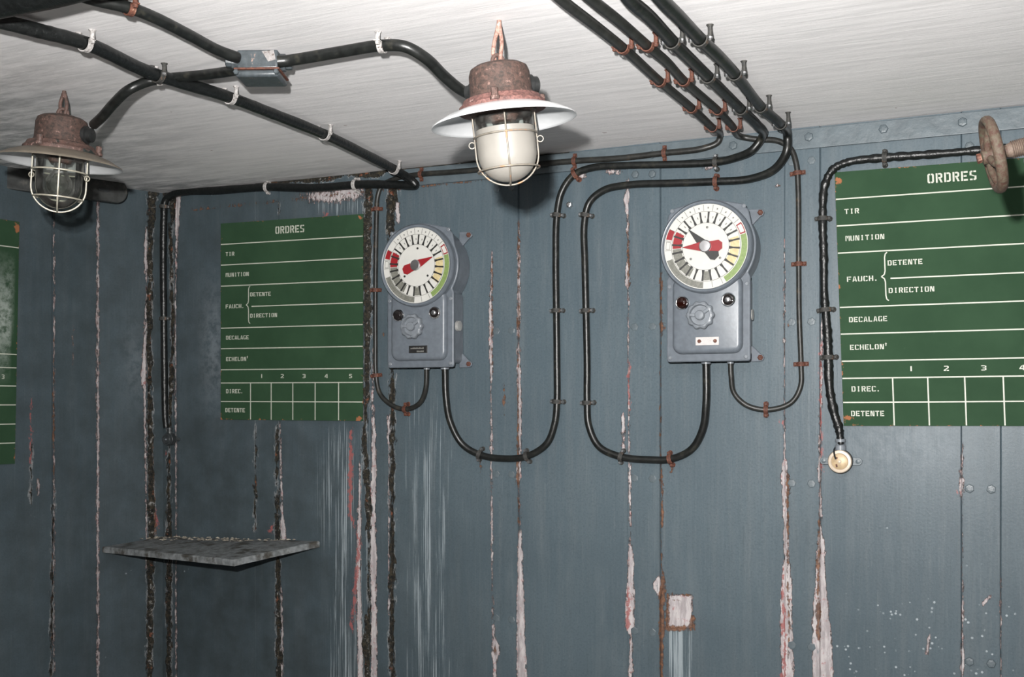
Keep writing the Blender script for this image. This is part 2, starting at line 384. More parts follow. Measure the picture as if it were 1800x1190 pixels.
# ------------------------------------------------------------------ walls with their wear
PEEL = [[(385,912,.6),(430,912,2),(560,912,3.6),(575,911,2),(700,913,3.5),(800,914,2.6),(840,911,5),(850,912,1),(920,914,1),(960,914,4),(1060,915,6.5),(1190,917,9)],
 [(440,865,.8),(520,863,1.6),(560,863,3.4),(640,863,2.6),(690,863,.8),(740,864,1.6),(800,864,2.4),(860,864,.4),(900,864,1.6),(1000,865,1),(1120,868,2),(1135,872,7),(1150,872,7),(1165,870,3),(1200,870,2.6)],
 [(318,1104,3),(330,1104,1.5),(350,1100,6),(372,1103,2),(440,1104,1),(478,1103,3),(492,1102,5),(510,1104,.8),(690,1105,1),(820,1107,2),(860,1107,2.6),(940,1108,.8),(972,1109,5),(1020,1109,6),(1060,1107,8),(1105,1107,8),(1116,1109,1.6),(1200,1109,4)],
 [(1012,1158,1),(1026,1156,9),(1036,1157,8),(1048,1160,2)],
 [(420,1379,.3),(740,1379,.6),(800,1380,1.6),(832,1378,6),(860,1379,5),(920,1381,4),(985,1383,5),(1005,1383,8),(1080,1382,10.5),(1130,1383,11),(1200,1385,10)],
 [(560,1444,1),(690,1443,1.6),(760,1441,1.2),(830,1441,3),(850,1442,.8),(905,1443,3),(925,1442,.8),(955,1443,7),(1000,1442,8),(1060,1443,12),(1100,1444,16),(1200,1447,19)],
 [(780,1692,.2),(852,1690,3.5),(868,1690,3),(880,1692,.3),(1050,1692,.6),(1075,1692,2.2),(1100,1692,.6),(1155,1692,3),(1175,1692,3.5),(1190,1692,1)],
 [(1015,1759,.3),(1035,1759,1),(1060,1759,.3),(1170,1759,.5),(1190,1759,2)],
 [(380,661,3),(470,660,4),(490,660,1),(700,655,2),(800,658,4),(900,655,5),(1000,657,6),(1060,657,5),(1190,658,6)],
 [(800,633,1),(900,632,3),(1000,630,4),(1190,634,5)],
 [(730,683,2),(760,684,4),(790,684,1),(1040,683,1),(1060,684,3),(1080,684,1)],
 [(345,696,3),(380,700,4),(395,700,1)], [(740,492,1),(900,496,2),(935,498,5),(950,500,3)], [(1030,494,1),(1100,496,2),(1200,495,2)],
 [(330,312,6),(370,312,5),(420,311,2),(520,308,1),(760,309,1.2),(1000,309,1),(1190,310,1.5)],
 [(400,257,2),(460,256,3),(500,258,.6),(620,254,3),(660,252,5),(690,254,2),(880,257,1),(1000,257,1)],
 [(326,1368,4.5),(327,1368,4.5)], [(728,1094,2),(738,1095,4),(760,1096,2.6),(795,1096,2)], [(1118,1633,2),(1150,1630,2)], [(1048,1740,2),(1055,1734,4),(1062,1729,3)], [(843,67,2),(870,68,2)], [(560,128,1),(640,128,.6)]]
RUSTS = [[(372,1103,1),(480,1105,2),(495,1105,2),(505,1105,.5)], [(392,912,1),(430,912,1.6),(520,912,.6),(565,911,2.4),(590,911,.6),(830,910,3),(848,910,4),(856,911,.6),(915,912,1.6),(935,912,.6)],
 [(452,865,1),(470,865,2),(520,865,1),(560,865,1.5),(585,864,2),(600,864,.5),(640,866,1.5),(660,866,.4)],
 [(480,1162,1),(495,1162,3),(515,1162,1.5),(560,1163,3),(578,1164,4),(590,1163,.8),(680,1160,.7),(825,1162,1),(850,1164,3.4),(870,1164,1),(910,1164,3),(935,1163,.7),(1000,1163,1),(1015,1166,4),(1040,1164,6),(1070,1163,4.5),(1110,1164,5),(1130,1163,4),(1200,1163,2.5)],
 [(820,1383,.6),(838,1385,4.5),(850,1385,3),(900,1385,2.2),(980,1385,1.8),(1000,1384,1),(1070,1386,1),(1095,1388,3),(1110,1387,2),(1160,1386,1.6)],
 [(900,1440,1),(925,1440,1.6),(950,1439,2.6),(1000,1438,3),(1050,1438,3),(1075,1439,4.5),(1110,1438,4),(1130,1440,1.5)],
 [(1130,872,1),(1140,870,3),(1150,871,1.5)], [(1053,1180,6),(1055,1190,6)], [(1101,1180,7),(1108,1200,8)],
 [(565,1390,2),(572,1385,3)], [(326,1370,2),(327,1370,2)], [(675,886,.5),(700,886,2.5),(706,886,2.5),(730,887,.8)],
 [(800,843,.6),(820,844,1.8),(836,844,.4)], [(815,1181,1),(830,1180,3)], [(585,676,3),(590,676,3)],
 [(560,95,.2),(690,94,1),(710,94,2.2),(780,94,1.6),(800,95,.4),(1000,92,.6),(1190,91,.8)],
 [(480,264,2),(540,264,4),(620,262,2),(740,262,2),(800,268,2),(880,270,3),(940,272,3)]]
GRIMES = [[(330,648,7),(420,645,8),(560,646,7),(700,645,5),(760,640,4),(840,645,6),(905,649,6),(950,647,2.5),(1060,648,2.5),(1130,644,7),(1200,647,5)],
 [(330,692,10),(360,688,9),(400,686,7),(650,690,4),(760,690,5),(900,689,4),(1000,690,5.5),(1100,688,4),(1200,690,5)],
 [(330,268,9),(420,264,4),(560,263,5),(700,263,4),(800,265,6),(940,266,7),(1000,264,6),(1200,263,6)],
 [(340,306,6),(420,300,3),(560,304,3.5),(660,302,4),(800,296,3),(940,297,5),(1010,297,5),(1200,298,5)],
 [(745,450,.6),(840,449,2.5),(935,449,3)], [(355,490,1),(376,490,1.5)], [(745,487,1.2),(820,487,3),(920,489,4.5),(942,488,6),(1005,489,4),(1130,490,4.5),(1150,491,6),(1200,490,3)],
 [(870,94,1),(1000,91,2),(1190,90,2.5)], [(780,56,.6),(860,55,1.6),(900,56,.6)]]
REDS = [[(755,617,2),(840,616,4),(905,616,3),(950,632,2.5),(1000,628,3),(1060,622,3),(1110,617,2)], [(845,650,1),(868,650,2),(890,652,.5)], [(925,478,3),(935,478,4)],
 [(700,54,.6),(722,54,1.6),(740,54,.4),(770,54,1.5),(800,54,1.5),(815,54,.4)], [(864,1687,4),(868,1687,4)], [(740,1375,4),(744,1375,4)], [(1098,1375,2),(1108,1376,4),(1116,1376,2)],
 [(672,254,3),(676,254,4)], [(890,273,1.5),(915,275,3),(925,276,1)], [(600,1443,.6),(632,1444,2.5),(650,1443,.6),(745,1443,1.2),(825,1445,1.8),(835,1445,.6)], [(640,1105,1),(690,1105,2),(720,1106,.6)],
 [(372,574,4),(378,574,4)], [(1030,1105,1),(1095,1103,4),(1105,1103,3)], [(985,1377,1),(1060,1376,2),(1120,1380,2.5),(1188,1377,3)], [(797,294,3),(798,294,3)]]
def dist_field(X, Y, seams, sc):
    seams = [s + [(1700, s[-1][1], s[-1][2])] if s[-1][0] >= 1188 else s for s in seams]
    out = np.full(X.shape, -.03)
    for s in seams:
        a = np.array(s, float); xc = np.interp(Y, a[:,0], a[:,1]); hw = np.interp(Y, a[:,0], a[:,2])
        d = hw - np.abs(X-xc)
        over = np.maximum(a[0,0]-Y, Y-a[-1,0]); d = np.where(over > 0, np.minimum(d, -over*.6), d)
        out = np.maximum(out, d*sc)
    return np.clip(out, -.03, .03)
def gbox(X, Y, x0, x1, y0, y1, sx, sy):
    s = lambda t: 1/(1+np.exp(-np.clip(t, -30, 30)))
    return s((X-x0)/sx)*s((x1-X)/sx)*s((Y-y0)/sy)*s((y1-Y)/sy)
def wall_fields(X, Y, sc):
    f = {}
    f['peel_glint'] = dist_field(X, Y, PEEL, sc)
    sq = np.minimum(22-np.abs(X-1195), 29-np.abs(Y-1075))*sc                          # bare square patch
    f['peel_glint'] = np.maximum(f['peel_glint'], np.clip(sq, -.03, .03))
    for (x, y, a, b) in ((575,345,40,10),(612,338,30,12),(1022,307,8,6),(1078,302,14,4),(1240,258,26,6),(1247,290,12,8)):
        f['peel_glint'] = np.maximum(f['peel_glint'], np.clip((1-np.sqrt(((X-x)/a)**2+((Y-y)/b)**2))*min(a, b)*sc*(.35 if x < 700 else .8), -.03, .03))
    f['rust'] = np.maximum(dist_field(X, Y, RUSTS, sc), np.clip((np.where(Y > 1085, 4.5, np.where(X < 1185, 3, 1.4))-np.abs(sq/sc))*sc, -.03, .03)); f['grime_shade'] = dist_field(X, Y, GRIMES, sc); f['redp'] = dist_field(X, Y, REDS, sc)
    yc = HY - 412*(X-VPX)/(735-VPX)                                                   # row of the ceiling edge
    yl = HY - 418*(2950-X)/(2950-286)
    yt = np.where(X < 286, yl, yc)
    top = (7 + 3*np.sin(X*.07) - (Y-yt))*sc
    f['grime_shade'] = np.maximum(f['grime_shade'], np.where(X < 1000, np.clip(top, -.03, .03), -.03))
    low = (1.6+1.0*np.sin(X*.11)-np.abs(Y-(yt+34)))*sc
    f['rust'] = np.maximum(f['rust'], np.where((X > 330)&(X < 860), np.clip(low*.8, -.03, .03), -.03))
    st = .74*gbox(X, Y, 570, 642, 735, 1400, 9, 14) + .42*gbox(X, Y, 535, 575, 735, 960, 6, 14) + .66*gbox(X, Y, 704, 800, 655, 1400, 10, 30)
    st += .35*gbox(X, Y, 640, 665, 650, 1400, 6, 20) + .75*gbox(X, Y, 548, 640, 332, 385, 8, 6) + .62*gbox(X, Y, 1172, 1217, 1098, 1400, 3, 5)
    st += .16*gbox(X, Y, 1000, 1500, 900, 1400, 120, 80) + .20*gbox(X, Y, 1050, 1100, 320, 620, 6, 20) + .13*gbox(X, Y, 820, 1420, 280, 1400, 60, 60)
    st += .22*gbox(X, Y, 310, 330, 300, 1400, 8, 40) + .15*gbox(X, Y, 30, 250, 500, 1400, 20, 80) + .18*gbox(X, Y, 735, 790, 300, 400, 8, 8)
    f['streak'] = np.clip(st, 0, 1)
    f['pale'] = np.clip(.55*gbox(X, Y, 362, 392, 530, 690, 8, 35) + .34*gbox(X, Y, 222, 256, 590, 690, 8, 26) + .22*gbox(X, Y, 1460, 1680, 745, 830, 25, 18), 0, 1)  # glossy sheen on the left plates painted as pale blotches; pale patch at right
    f['moss_dark'] = np.clip(gbox(X, Y, -400, 640, 200, 1600, 60, 60)*.72 + .3*gbox(X, Y, 640, 860, 700, 1600, 60, 90) + .25*gbox(X, Y, 300, 560, 740, 1600, 60, 60) + .8*gbox(X, Y, 264, 302, 330, 1600, 5, 20)
                        + .25*gbox(X, Y, 600, 2000, 1000, 1700, 100, 120), 0, 1)  # mossy left plates and dirty corner; also plain darkening leftwards and low down
    f['fleck'] = np.clip(gbox(X, Y, 1470, 1780, 1060, 1300, 40, 40) + .25*gbox(X, Y, 1400, 1800, 800, 1300, 60, 60), 0, 1)
    # specular highlight on the folded edge painted as a pale line; fainter one alongside
    ed = (2.6-np.abs(X-172))*sc
    f['peel_glint'] = np.maximum(f['peel_glint'], np.clip(ed-.0006, -.03, .03))
    ed = (2.2-np.abs(X-95))*sc; f['peel_glint'] = np.maximum(f['peel_glint'], np.clip(ed-.0022, -.03, .03))
    return f
def wall_mesh(name, pl, u0, u1, prof, zb, zt, extra_px, name_mat=WALL, fields=True):
    """prof: list of (u, n) relief breakpoints; one continuous sheet from floor to ceiling"""
    us = set(np.round(np.arange(u0, u1+1e-6, .009), 5)) if fields else set(np.linspace(u0, u1, 6))
    us |= {round(u0, 5), round(u1, 5)}
    for (u, n) in prof: us.add(round(u, 5))
    if fields:
        for x in extra_px:
            for o in (-16, -9, -4.5, 0, 4.5, 9, 16):
                u = pl.uz(x+o, 706)[0]
                if u0 < u < u1: us.add(round(u, 5))
    us = np.array(sorted(us))
    pu = np.array([p[0] for p in prof]) if prof else np.array([u0, u1]); pn = np.array([p[1] for p in prof]) if prof else np.zeros(2)
    ns = np.interp(us, pu, pn)
    zs = np.concatenate([np.linspace(zb, -.86, 6)[:-1], np.arange(-.86, zt, .009), [zt]]) if fields else np.linspace(zb, zt, 5)
    U, Z = np.meshgrid(us, zs); NN = np.broadcast_to(ns, U.shape)
    if fields: NN = NN + .0012*np.sin(U*9+1)*np.sin(Z*5)
    X = np.stack([U, -NN, Z+CZ], -1).reshape(-1, 3)                                    # local: x along, -y out, z up
    nu, nz = len(us), len(zs)
    idx = np.arange(nu*nz).reshape(nz, nu)
    q = np.stack([idx[:-1,:-1], idx[:-1,1:], idx[1:,1:], idx[1:,:-1]], -1).reshape(-1, 4)
    me = bpy.data.meshes.new(name); me.from_pydata(X.tolist(), [], q.tolist()); me.update()
    me.materials.append(name_mat)
    if fields:
        wx = pl.p.x + pl.t.x*U + pl.n.x*NN; wy = pl.p.y + pl.t.y*U + pl.n.y*NN; wy = np.maximum(wy, .3)
        PX = HX + F*wx/wy; PY = HY - F*Z/wy
        for k, v in wall_fields(PX, PY, wy/F).items():
            a = me.attributes.new(k, 'FLOAT', 'POINT'); a.data.foreach_set('value', np.ascontiguousarray(v.reshape(-1), dtype=np.float32))
    me.shade_smooth(); me.set_sharp_from_angle(angle=math.radians(30))
    o = bpy.data.objects.new(name, me); col.objects.link(o); o['kind'] = 'structure'
    o.matrix_world = Matrix(((pl.t.x, -pl.n.x, 0, pl.p.x), (pl.t.y, -pl.n.y, 0, pl.p.y), (0, 0, 1, 0), (0, 0, 0, 1)))
    return o
UEND = MAIN.uz(1800, 706)[0] + .45
um = lambda x: MAIN.uz(x, 706)[0]
STRAPS = [(450, 489), (651, 690), (864.5, 911), (1105, 1160.5), (1380.5, 1441), (1691, 1758)]
prof = [(0, .004), (um(310), .004), (um(310)+.002, -.001), (um(310)+.004, 0)]
for (a, b) in STRAPS:
    ua, ub = um(a), um(b)
    prof += [(ua-.004, 0), (ua-.0015, -.002), (ua+.0005, .0045), (ub-.0005, .0045), (ub+.0015, -.002), (ub+.004, 0)]
prof += [(UEND, 0)]
ex = sorted({round(np.mean([p[1] for p in s])) for s in PEEL+RUSTS+GRIMES+REDS})
wall_mesh('wall_back', MAIN, 0, UEND, prof, -CZ, HC, ex)
wall_mesh('wall_corner', FAC, 0, L1, [(0, .0), (.003, 0), (FAC.uz(262, 706)[0]-.003, 0), (FAC.uz(262, 706)[0], .005), (L1, .005)], -CZ, HC, ex)
su = lambda x: SIDE.uz(x, 706)[0]
U_LEFT = su(-60)-.5
wall_mesh('wall_left', SIDE, U_LEFT, 0, [(U_LEFT, 0), (su(93)-.004, 0), (su(93), -.003), (su(95), .006), (-.003, .006), (0, 0)], -CZ, HC, ex)
pS = SIDE.W(U_LEFT, 0); pS.z = 0
pR = MAIN.W(UEND, 0); pR.z = 0
YB = -1.6
pl_far = Plane(Vector((pS.x-1.3, YB, 0)), (pS-Vector((pS.x-1.3, YB, 0))))
wall_mesh('wall_side', pl_far, 0, (pS-pl_far.p).length, [], -CZ, HC, [], fields=False)
pl_r = Plane(pR, Vector((0, -1, 0))); wall_mesh('wall_right', pl_r, 0, pR.y-YB, [], -CZ, HC, [], fields=False)
pl_b = Plane(Vector((pR.x, YB, 0)), Vector((-1, 0, 0))); wall_mesh('wall_front', pl_b, 0, pR.x-(pS.x-1.3), [], -CZ, HC, [], fields=False)
def slab(name, z0, z1, mat, grid=False):
    ring = [cu, pR, Vector((pR.x, YB, 0)), Vector((pS.x-1.3, YB, 0)), pS, b1]
    c = sum(ring, Vector())/len(ring)
    ring = [p + (p-c).normalized()*.05 for p in ring]
    R = Matrix.Rotation(math.atan2(MAIN.t.y, MAIN.t.x), 4, 'Z')
    m = MB(); loc = [R.inverted()@p for p in ring]
    m.prism([(p.x, p.y) for p in loc], z0, z1)
    o = struct(m.build(name, mat, smooth=0, M=R)); return o, R
slab('floor', -.1, 0, FLOORM)
co_, R_ = slab('ceiling', CZ+HC, CZ+HC+.12, CEIL)
# grade the ceiling sheet so that the painted falloff and dirt at left can be marked
bm = bmesh.new(); bm.from_mesh(co_.data)
for ax, (lo, hi, n) in ((Vector((1,0,0)), (-3, 3, 60)), (Vector((0,1,0)), (-2, 5, 60))):
    for k in range(n):
        bmesh.ops.bisect_plane(bm, geom=bm.verts[:]+bm.edges[:]+bm.faces[:], plane_co=ax*(lo+(hi-lo)*(k+.5)/n), plane_no=ax)
bm.to_mesh(co_.data); bm.free()
at = co_.data.attributes.new('grime_shade', 'FLOAT', 'POINT'); vals = []
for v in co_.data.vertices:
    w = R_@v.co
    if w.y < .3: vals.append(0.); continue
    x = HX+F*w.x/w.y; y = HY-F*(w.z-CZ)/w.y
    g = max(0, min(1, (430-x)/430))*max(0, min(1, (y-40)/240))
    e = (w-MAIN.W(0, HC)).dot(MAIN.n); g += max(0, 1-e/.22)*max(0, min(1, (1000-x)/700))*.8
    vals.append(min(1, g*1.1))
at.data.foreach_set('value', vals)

# flange under the ceiling and its bolts, and the bolts of the wall plates
m = MB()
zt = HC; u_a = um(1000)
m.box(um(700), UEND-.001, HC-.060, HC-.005, .0035, .0105, MAIN.mat(0, 0) @ Matrix())
flange = struct(m.build('trim_1', TRIM, smooth=0, bevel=.0015))
def hexbolt(parent, pl, px, py, n, r=.0115, mat=BOLT, h=.006):
    u, z = pl.uz(px, py, n)
    M = pl.mat(u, z, n) @ Matrix.Rotation(random.random(), 4, 'Z')
    m = MB(); m.lathe([(r, -.001), (r, h*.7), (r*.86, h), (r*.45, h*1.1)], seg=6)
    o = m.build('bolt', mat, smooth=0); o.parent = parent; o.matrix_local = parent.matrix_world.inverted()@M; return o
wb = bpy.data.objects['wall_back']
for (x, y) in ((1289, 256), (1385, 243), (1422, 241), (1553, 227), (1692, 215), (1147, 272)): hexbolt(flange, MAIN, x, y, .0105, .0125)
Z_ROWS = [MAIN.uz(1423, 283)[1], MAIN.uz(1413, 566)[1], MAIN.uz(1428, 850)[1], MAIN.uz(1431, 1137)[1]]
for i, (a, b) in enumerate(STRAPS):
    if i < 2: continue
    ua, ub = um(a), um(b)
    for z in Z_ROWS:
        for f in (.2, .77):
            u = ua+(ub-ua)*f; p = MAIN.px(u, z, .0045)
            if i == 3 and z == Z_ROWS[0]: continue
            if i == 5 and 285 < p[1] < 755: continue                    # behind the board
            flat = i in (2, 3, 4)
            hexbolt(wb, MAIN, p[0], p[1], .0045, .0118, h=.0022 if flat else .0055)
for (x, y) in ((1117, 307), (1147, 306)): hexbolt(wb, MAIN, x, y, .0045, .0118)
pass; hexbolt(wb, MAIN, 1003, 361, .001, .010, SILVER, .016)

# ------------------------------------------------------------------ cables and their clips
def clip_at(parent, o, T, Nn, r, h, mat, screwmat, w=.012, foot=.016, stud=True):
    """saddle strap across a cable whose centre is h off the surface"""
    T = T.normalized(); Nn = (Nn - T*Nn.dot(T)).normalized(); B = Nn.cross(T)
    M = Matrix(((T.x,B.x,Nn.x,o.x),(T.y,B.y,Nn.y,o.y),(T.z,B.z,Nn.z,o.z),(0,0,0,1)))
    base = -min(h-.0015, r*.35); R = r+.0015; th = .0022
    prof_i = [(-(R+foot), base), (-R, base)] + [(-R*math.cos(a), R*math.sin(a)) for a in np.linspace(0, PI, 11)] + [(R, base), (R+foot, base)]
    prof_o = [(-(R+foot), base+th), (-(R+th), base+th)] + [(-(R+th)*math.cos(a), (R+th)*math.sin(a)) for a in np.linspace(0, PI, 11)] + [(R+th, base+th), (R+foot, base+th)]
    m = MB(); n = len(prof_i); vs_ = []
    for x in (-w/2, w/2): vs_ += [(x, b, c) for (b, c) in prof_i] + [(x, b, c) for (b, c) in prof_o]
    fs = []
    for i in range(n-1):
        fs += [(i, i+1, 2*n+i+1, 2*n+i), (n+i+1, n+i, 3*n+i, 3*n+i+1), (i, n+i, n+i+1, i+1), (2*n+i, 2*n+i+1, 3*n+i+1, 3*n+i)]
    fs += [(0, 2*n, 3*n, n), (n-1, 2*n-1, 4*n-1, 3*n-1)]
    m.add(vs_, fs)
    if stud and h+base > .006:
        for s in (-1, 1): m.tube([(0, s*(R+foot*.55), base+th*.5), (0, s*(R+foot*.55), (base-h)*.5), (0, s*(R+foot*.55), -h+.004), (0, s*(R+foot*.55), -h+.0003)], [.0052, .0045, .005, .008], 8)
    c = m.build('clip', mat, parent, M=parent.matrix_world.inverted()@M)
    for s in (-1, 1):
        k = MB(); k.lathe([(.0052, 0), (.0052, .004), (.0035, .0062)], seg=8)
        k.build('screw', screwmat, c, M=Matrix.Translation((0, s*(R+foot*.55), base+th)))
    return c
def nearest(path, p):
    i = min(range(len(path)), key=lambda k: (path[k]-p).length)
    return i, path[i], (path[min(i+2, len(path)-1)]-path[max(i-2, 0)])
CEILN = Vector((0, 0, -1))
def cable(name, label, pts, mat, clips=(), cat='cable', group=None, cmat=DARKCLIP, smat=STEEL, foot=.014, lumpy=0, seg=14, nsub=10, sheath='sheath'):
    """pts: (px, py, surface, offset, radius)"""
    group = {'order_cable': 'four order cables on ceiling and wall', 'lamp_feed_cable': 'lamp feed cables on the ceiling'}.get(name, group)
    P = []; R = []
    for (x, y, sf, off, r) in pts:
        P.append(ceil(x, y, off) if sf == 'C' else sf if isinstance(sf, Vector) else sf.hit(x, y, off)); R.append(r)
    path = catmull(P, nsub); rr = list(np.interp(np.linspace(0, len(R)-1, len(path)), range(len(R)), R))
    if lumpy: rr = [q*(1+lumpy*(random.random()-.4)) for q in rr]
    o = path[0].copy(); e = thing(name, o, label, cat, group)
    bpy.context.view_layer.update()
    m = MB(); m.tube([p-o for p in path], rr, seg); m.build(sheath, mat, e, smooth=60)
    for cl in clips:
        x, y, sf = cl[:3]; mt = cl[3] if len(cl) > 3 else cmat
        off = cl[4] if len(cl) > 4 else None
        hi = min(range(len(path)), key=lambda k: (HX+F*path[k].x/path[k].y-x)**2+(HY-F*(path[k].z-CZ)/path[k].y-y)**2)
        q = path[hi]; T = path[min(hi+2, len(path)-1)]-path[max(hi-2, 0)]
        if sf == 'C': h = CZ+HC-q.z; n = CEILN
        else: h = (q-Vector((sf.p.x, sf.p.y, q.z))).dot(sf.n); n = sf.n
        clip_at(e, q, T, n, rr[hi], h, mt, mt if mt in (RUST, WHITECLIP) else smat, foot=foot)
    return e, path
C = 'C'; M_ = MAIN
cable('ceiling_cable', 'thick tarred cable crossing the left ceiling, ending at the dark socket above the shelf',
 [(-60,22,C,.024,.0145),(60,52,C,.024,.0145),(150,76,C,.024,.0142),(265,128,C,.024,.014),(395,168,C,.024,.0138),(480,200,C,.024,.0135),(570,236,C,.024,.0135),(640,270,C,.024,.0135),(692,297,C,.024,.0135),
  (722,316,M_,.042,.0135),(730,325,M_,.030,.0135),(700,325,M_,.018,.0135),(640,324,M_,.018,.0135),(560,330,M_,.018,.0135),(470,329,M_,.018,.0135),(380,335,M_,.018,.0135),(310,340,M_,.018,.013),(291,352,M_,.020,.0125),(288,385,M_,.020,.0125),(287,460,M_,.018,.0125),(288,560,M_,.018,.012),(289,660,M_,.018,.012),(290,730,M_,.018,.011),(292,752,M_,.020,.010)],
 TAR, foot=.007, clips=[(150,74,C,WHITECLIP),(272,133,C,DARKCLIP),(402,170,C,WHITECLIP),(572,237,C,WHITECLIP),(690,295,C,WHITECLIP),(625,325,M_,WHITECLIP),(468,329,M_,WHITECLIP),(288,362,M_),(287,560,M_)], lumpy=.07)
cable('lamp_feed_cable', 'black cable running along the ceiling from the upper left edge into the rusty junction box',
 [(100,-22,C,.022,.0112),(160,-2,C,.022,.0112),(228,14,C,.022,.0112),(270,30,C,.022,.0112),(330,60,C,.022,.0112),(385,89,C,.022,.0112),(418,101,C,.026,.0112)], CABLE, [(226,14,C,RUST)])
cable('lamp_feed_cable', 'curved black cable from the junction box to the left bulkhead lamp',
 [(420,122,C,.030,.0112),(400,126,C,.028,.0112),(345,133,C,.020,.0112),(300,137,C,.018,.0112),(265,142,C,.026,.0112),(228,157,C,.050,.0112),(200,182,C,.070,.0112),(180,205,C,.09,.0112),(163,221,Vector((-.985,2.545,CZ+.652)),0,.0112)], CABLE, [(278,139,C,WHITECLIP)])
cable('lamp_feed_cable', 'black cable arching from the junction box to the large white bulkhead lamp',
 [(488,108,C,.030,.012),(510,106,C,.027,.012),(600,91,C,.022,.012),(672,80,C,.022,.012),(712,82,C,.028,.012),(748,102,C,.045,.012),(780,133,C,.065,.012),(806,155,C,.082,.012),(832,170,C,.090,.011)], CABLE, [(672,80,C,WHITECLIP)])
cable('order_cable', 'leftmost of four parallel ceiling cables, with rusty clips, running to the left instrument',
 [(955,-30,C,.024,.010),(988,0,C,.024,.010),(1040,40,C,.024,.010),(1095,84,C,.024,.010),(1160,143,C,.024,.010),(1216,190,C,.024,.010),(1250,222,C,.024,.0095),(1266,238,M_,.024,.009),(1262,250,M_,.016,.0088),(1235,261,M_,.020,.0088),(1168,269,M_,.020,.0088),(1090,278,M_,.020,.0088),(1010,283,M_,.020,.0088),(900,293,M_,.020,.0085),(800,302,M_,.020,.0085),(735,307,M_,.016,.0085),(700,313,M_,.010,.0082),(672,326,M_,.010,.008),(664,345,M_,.010,.008),(662,380,M_,.010,.008),(660,510,M_,.011,.0078),(660,600,M_,.011,.0078),(661,660,M_,.011,.0078),(668,692,M_,.012,.0078),(690,713,M_,.014,.0078),(715,719,M_,.018,.0078),(738,708,M_,.028,.0078),(748,684,M_,.04,.0078),(750,640,M_,.048,.0078)],
 THIN, [(1095,84,C,RUST),(1160,143,C,RUST),(1216,190,C,RUST),(1253,224,C,RUST),(1168,269,M_,RUST),(1012,283,M_,RUST),(741,306,M_,RUST),(662,366,M_,RUST),(660,511,M_,RUST),(661,660,M_,RUST),(712,719,M_,RUST)], foot=.012)
cable('order_cable', 'second of the four parallel ceiling cables, bending right and down into the right instrument',
 [(1008,-30,C,.024,.010),(1042,0,C,.024,.010),(1085,34,C,.024,.010),(1138,80,C,.024,.010),(1170,107,C,.024,.010),(1202,142,C,.024,.010),(1262,194,C,.024,.0095),(1288,222,C,.024,.009),(1302,240,M_,.026,.0085),(1330,245,M_,.014,.0085),(1368,248,M_,.014,.0082),(1390,262,M_,.014,.0080),(1400,290,M_,.014,.0078),(1403,330,M_,.012,.0075),(1404,464,M_,.011,.0072),(1405,560,M_,.011,.0072),(1408,640,M_,.011,.0072),(1407,680,M_,.012,.0072),(1390,708,M_,.014,.0072),(1350,720,M_,.020,.0072),(1312,712,M_,.03,.0072),(1290,690,M_,.04,.0072),(1285,660,M_,.048,.0072),(1284,630,M_,.048,.0072)],
 THIN, [(1138,80,C,RUST),(1202,142,C,RUST),(1262,194,C,RUST),(1290,224,C,RUST),(1401,303,M_,RUST),(1404,464,M_,RUST),(1408,639,M_,RUST),(1346,720,M_,RUST)], foot=.012)
cable('order_cable', 'third of four parallel ceiling cables, looping wide under the left instrument',
 [(1085,-30,C,.026,.0128),(1108,0,C,.026,.0128),(1140,28,C,.026,.0128),(1182,73,C,.026,.0128),(1245,135,C,.026,.0125),(1303,192,C,.026,.012),(1330,218,C,.030,.0118),(1340,240,M_,.050,.0115),(1322,264,M_,.040,.0112),(1290,278,M_,.022,.011),(1258,285,M_,.016,.0108),(1180,289,M_,.016,.0105),(1100,291,M_,.016,.0105),(1040,295,M_,.016,.0105),(1008,308,M_,.015,.0105),(988,336,M_,.014,.0105),(979,378,M_,.014,.0105),(977,460,M_,.014,.0105),(978,546,M_,.014,.0105),(979,640,M_,.014,.0105),(979,706,M_,.014,.0105),(975,745,M_,.014,.0105),(961,780,M_,.014,.0105),(926,802,M_,.014,.0105),(884,806,M_,.014,.0105),(843,799,M_,.016,.0105),(812,780,M_,.024,.0105),(791,740,M_,.04,.0105),(784,700,M_,.048,.0105),(782,640,M_,.048,.0105)],
 CABLE, [(1185,76,C),(1247,137,C),(1304,193,C),(1258,285,M_),(1010,306,M_,RUST),(979,380,M_),(978,546,M_),(979,707,M_),(926,802,M_),(843,799,M_)], foot=.010)
cable('order_cable', 'rightmost of the four parallel ceiling cables, curling into the big loop beside the right instrument',
 [(1135,-34,C,.026,.0128),(1164,0,C,.026,.0128),(1192,28,C,.026,.0128),(1231,69,C,.026,.0128),(1262,98,C,.026,.0128),(1292,130,C,.026,.0125),(1338,188,C,.026,.0122),(1368,214,C,.030,.0118),(1384,236,M_,.060,.0118),(1382,268,M_,.050,.0115),(1360,298,M_,.030,.0112),(1320,314,M_,.018,.0108),(1258,319,M_,.016,.0106),(1180,322,M_,.016,.0106),(1105,325,M_,.016,.0106),(1062,334,M_,.015,.0106),(1036,356,M_,.014,.0106),(1027,395,M_,.014,.0106),(1028,460,M_,.014,.0106),(1030,546,M_,.014,.0106),(1032,640,M_,.014,.0106),(1032,708,M_,.014,.0106),(1035,748,M_,.014,.0106),(1053,785,M_,.014,.0106),(1092,803,M_,.014,.0106),(1140,808,M_,.014,.0106),(1178,807,M_,.014,.0106),(1215,790,M_,.020,.0106),(1235,755,M_,.034,.0106),(1241,710,M_,.046,.0106),(1241,630,M_,.048,.0106)],
 CABLE, [(1232,70,C),(1293,131,C),(1339,189,C),(1372,218,C),(1258,319,M_,RUST),(1028,378,M_),(1030,546,M_),(1032,708,M_),(1092,803,M_),(1178,807,M_,RUST)], foot=.010)
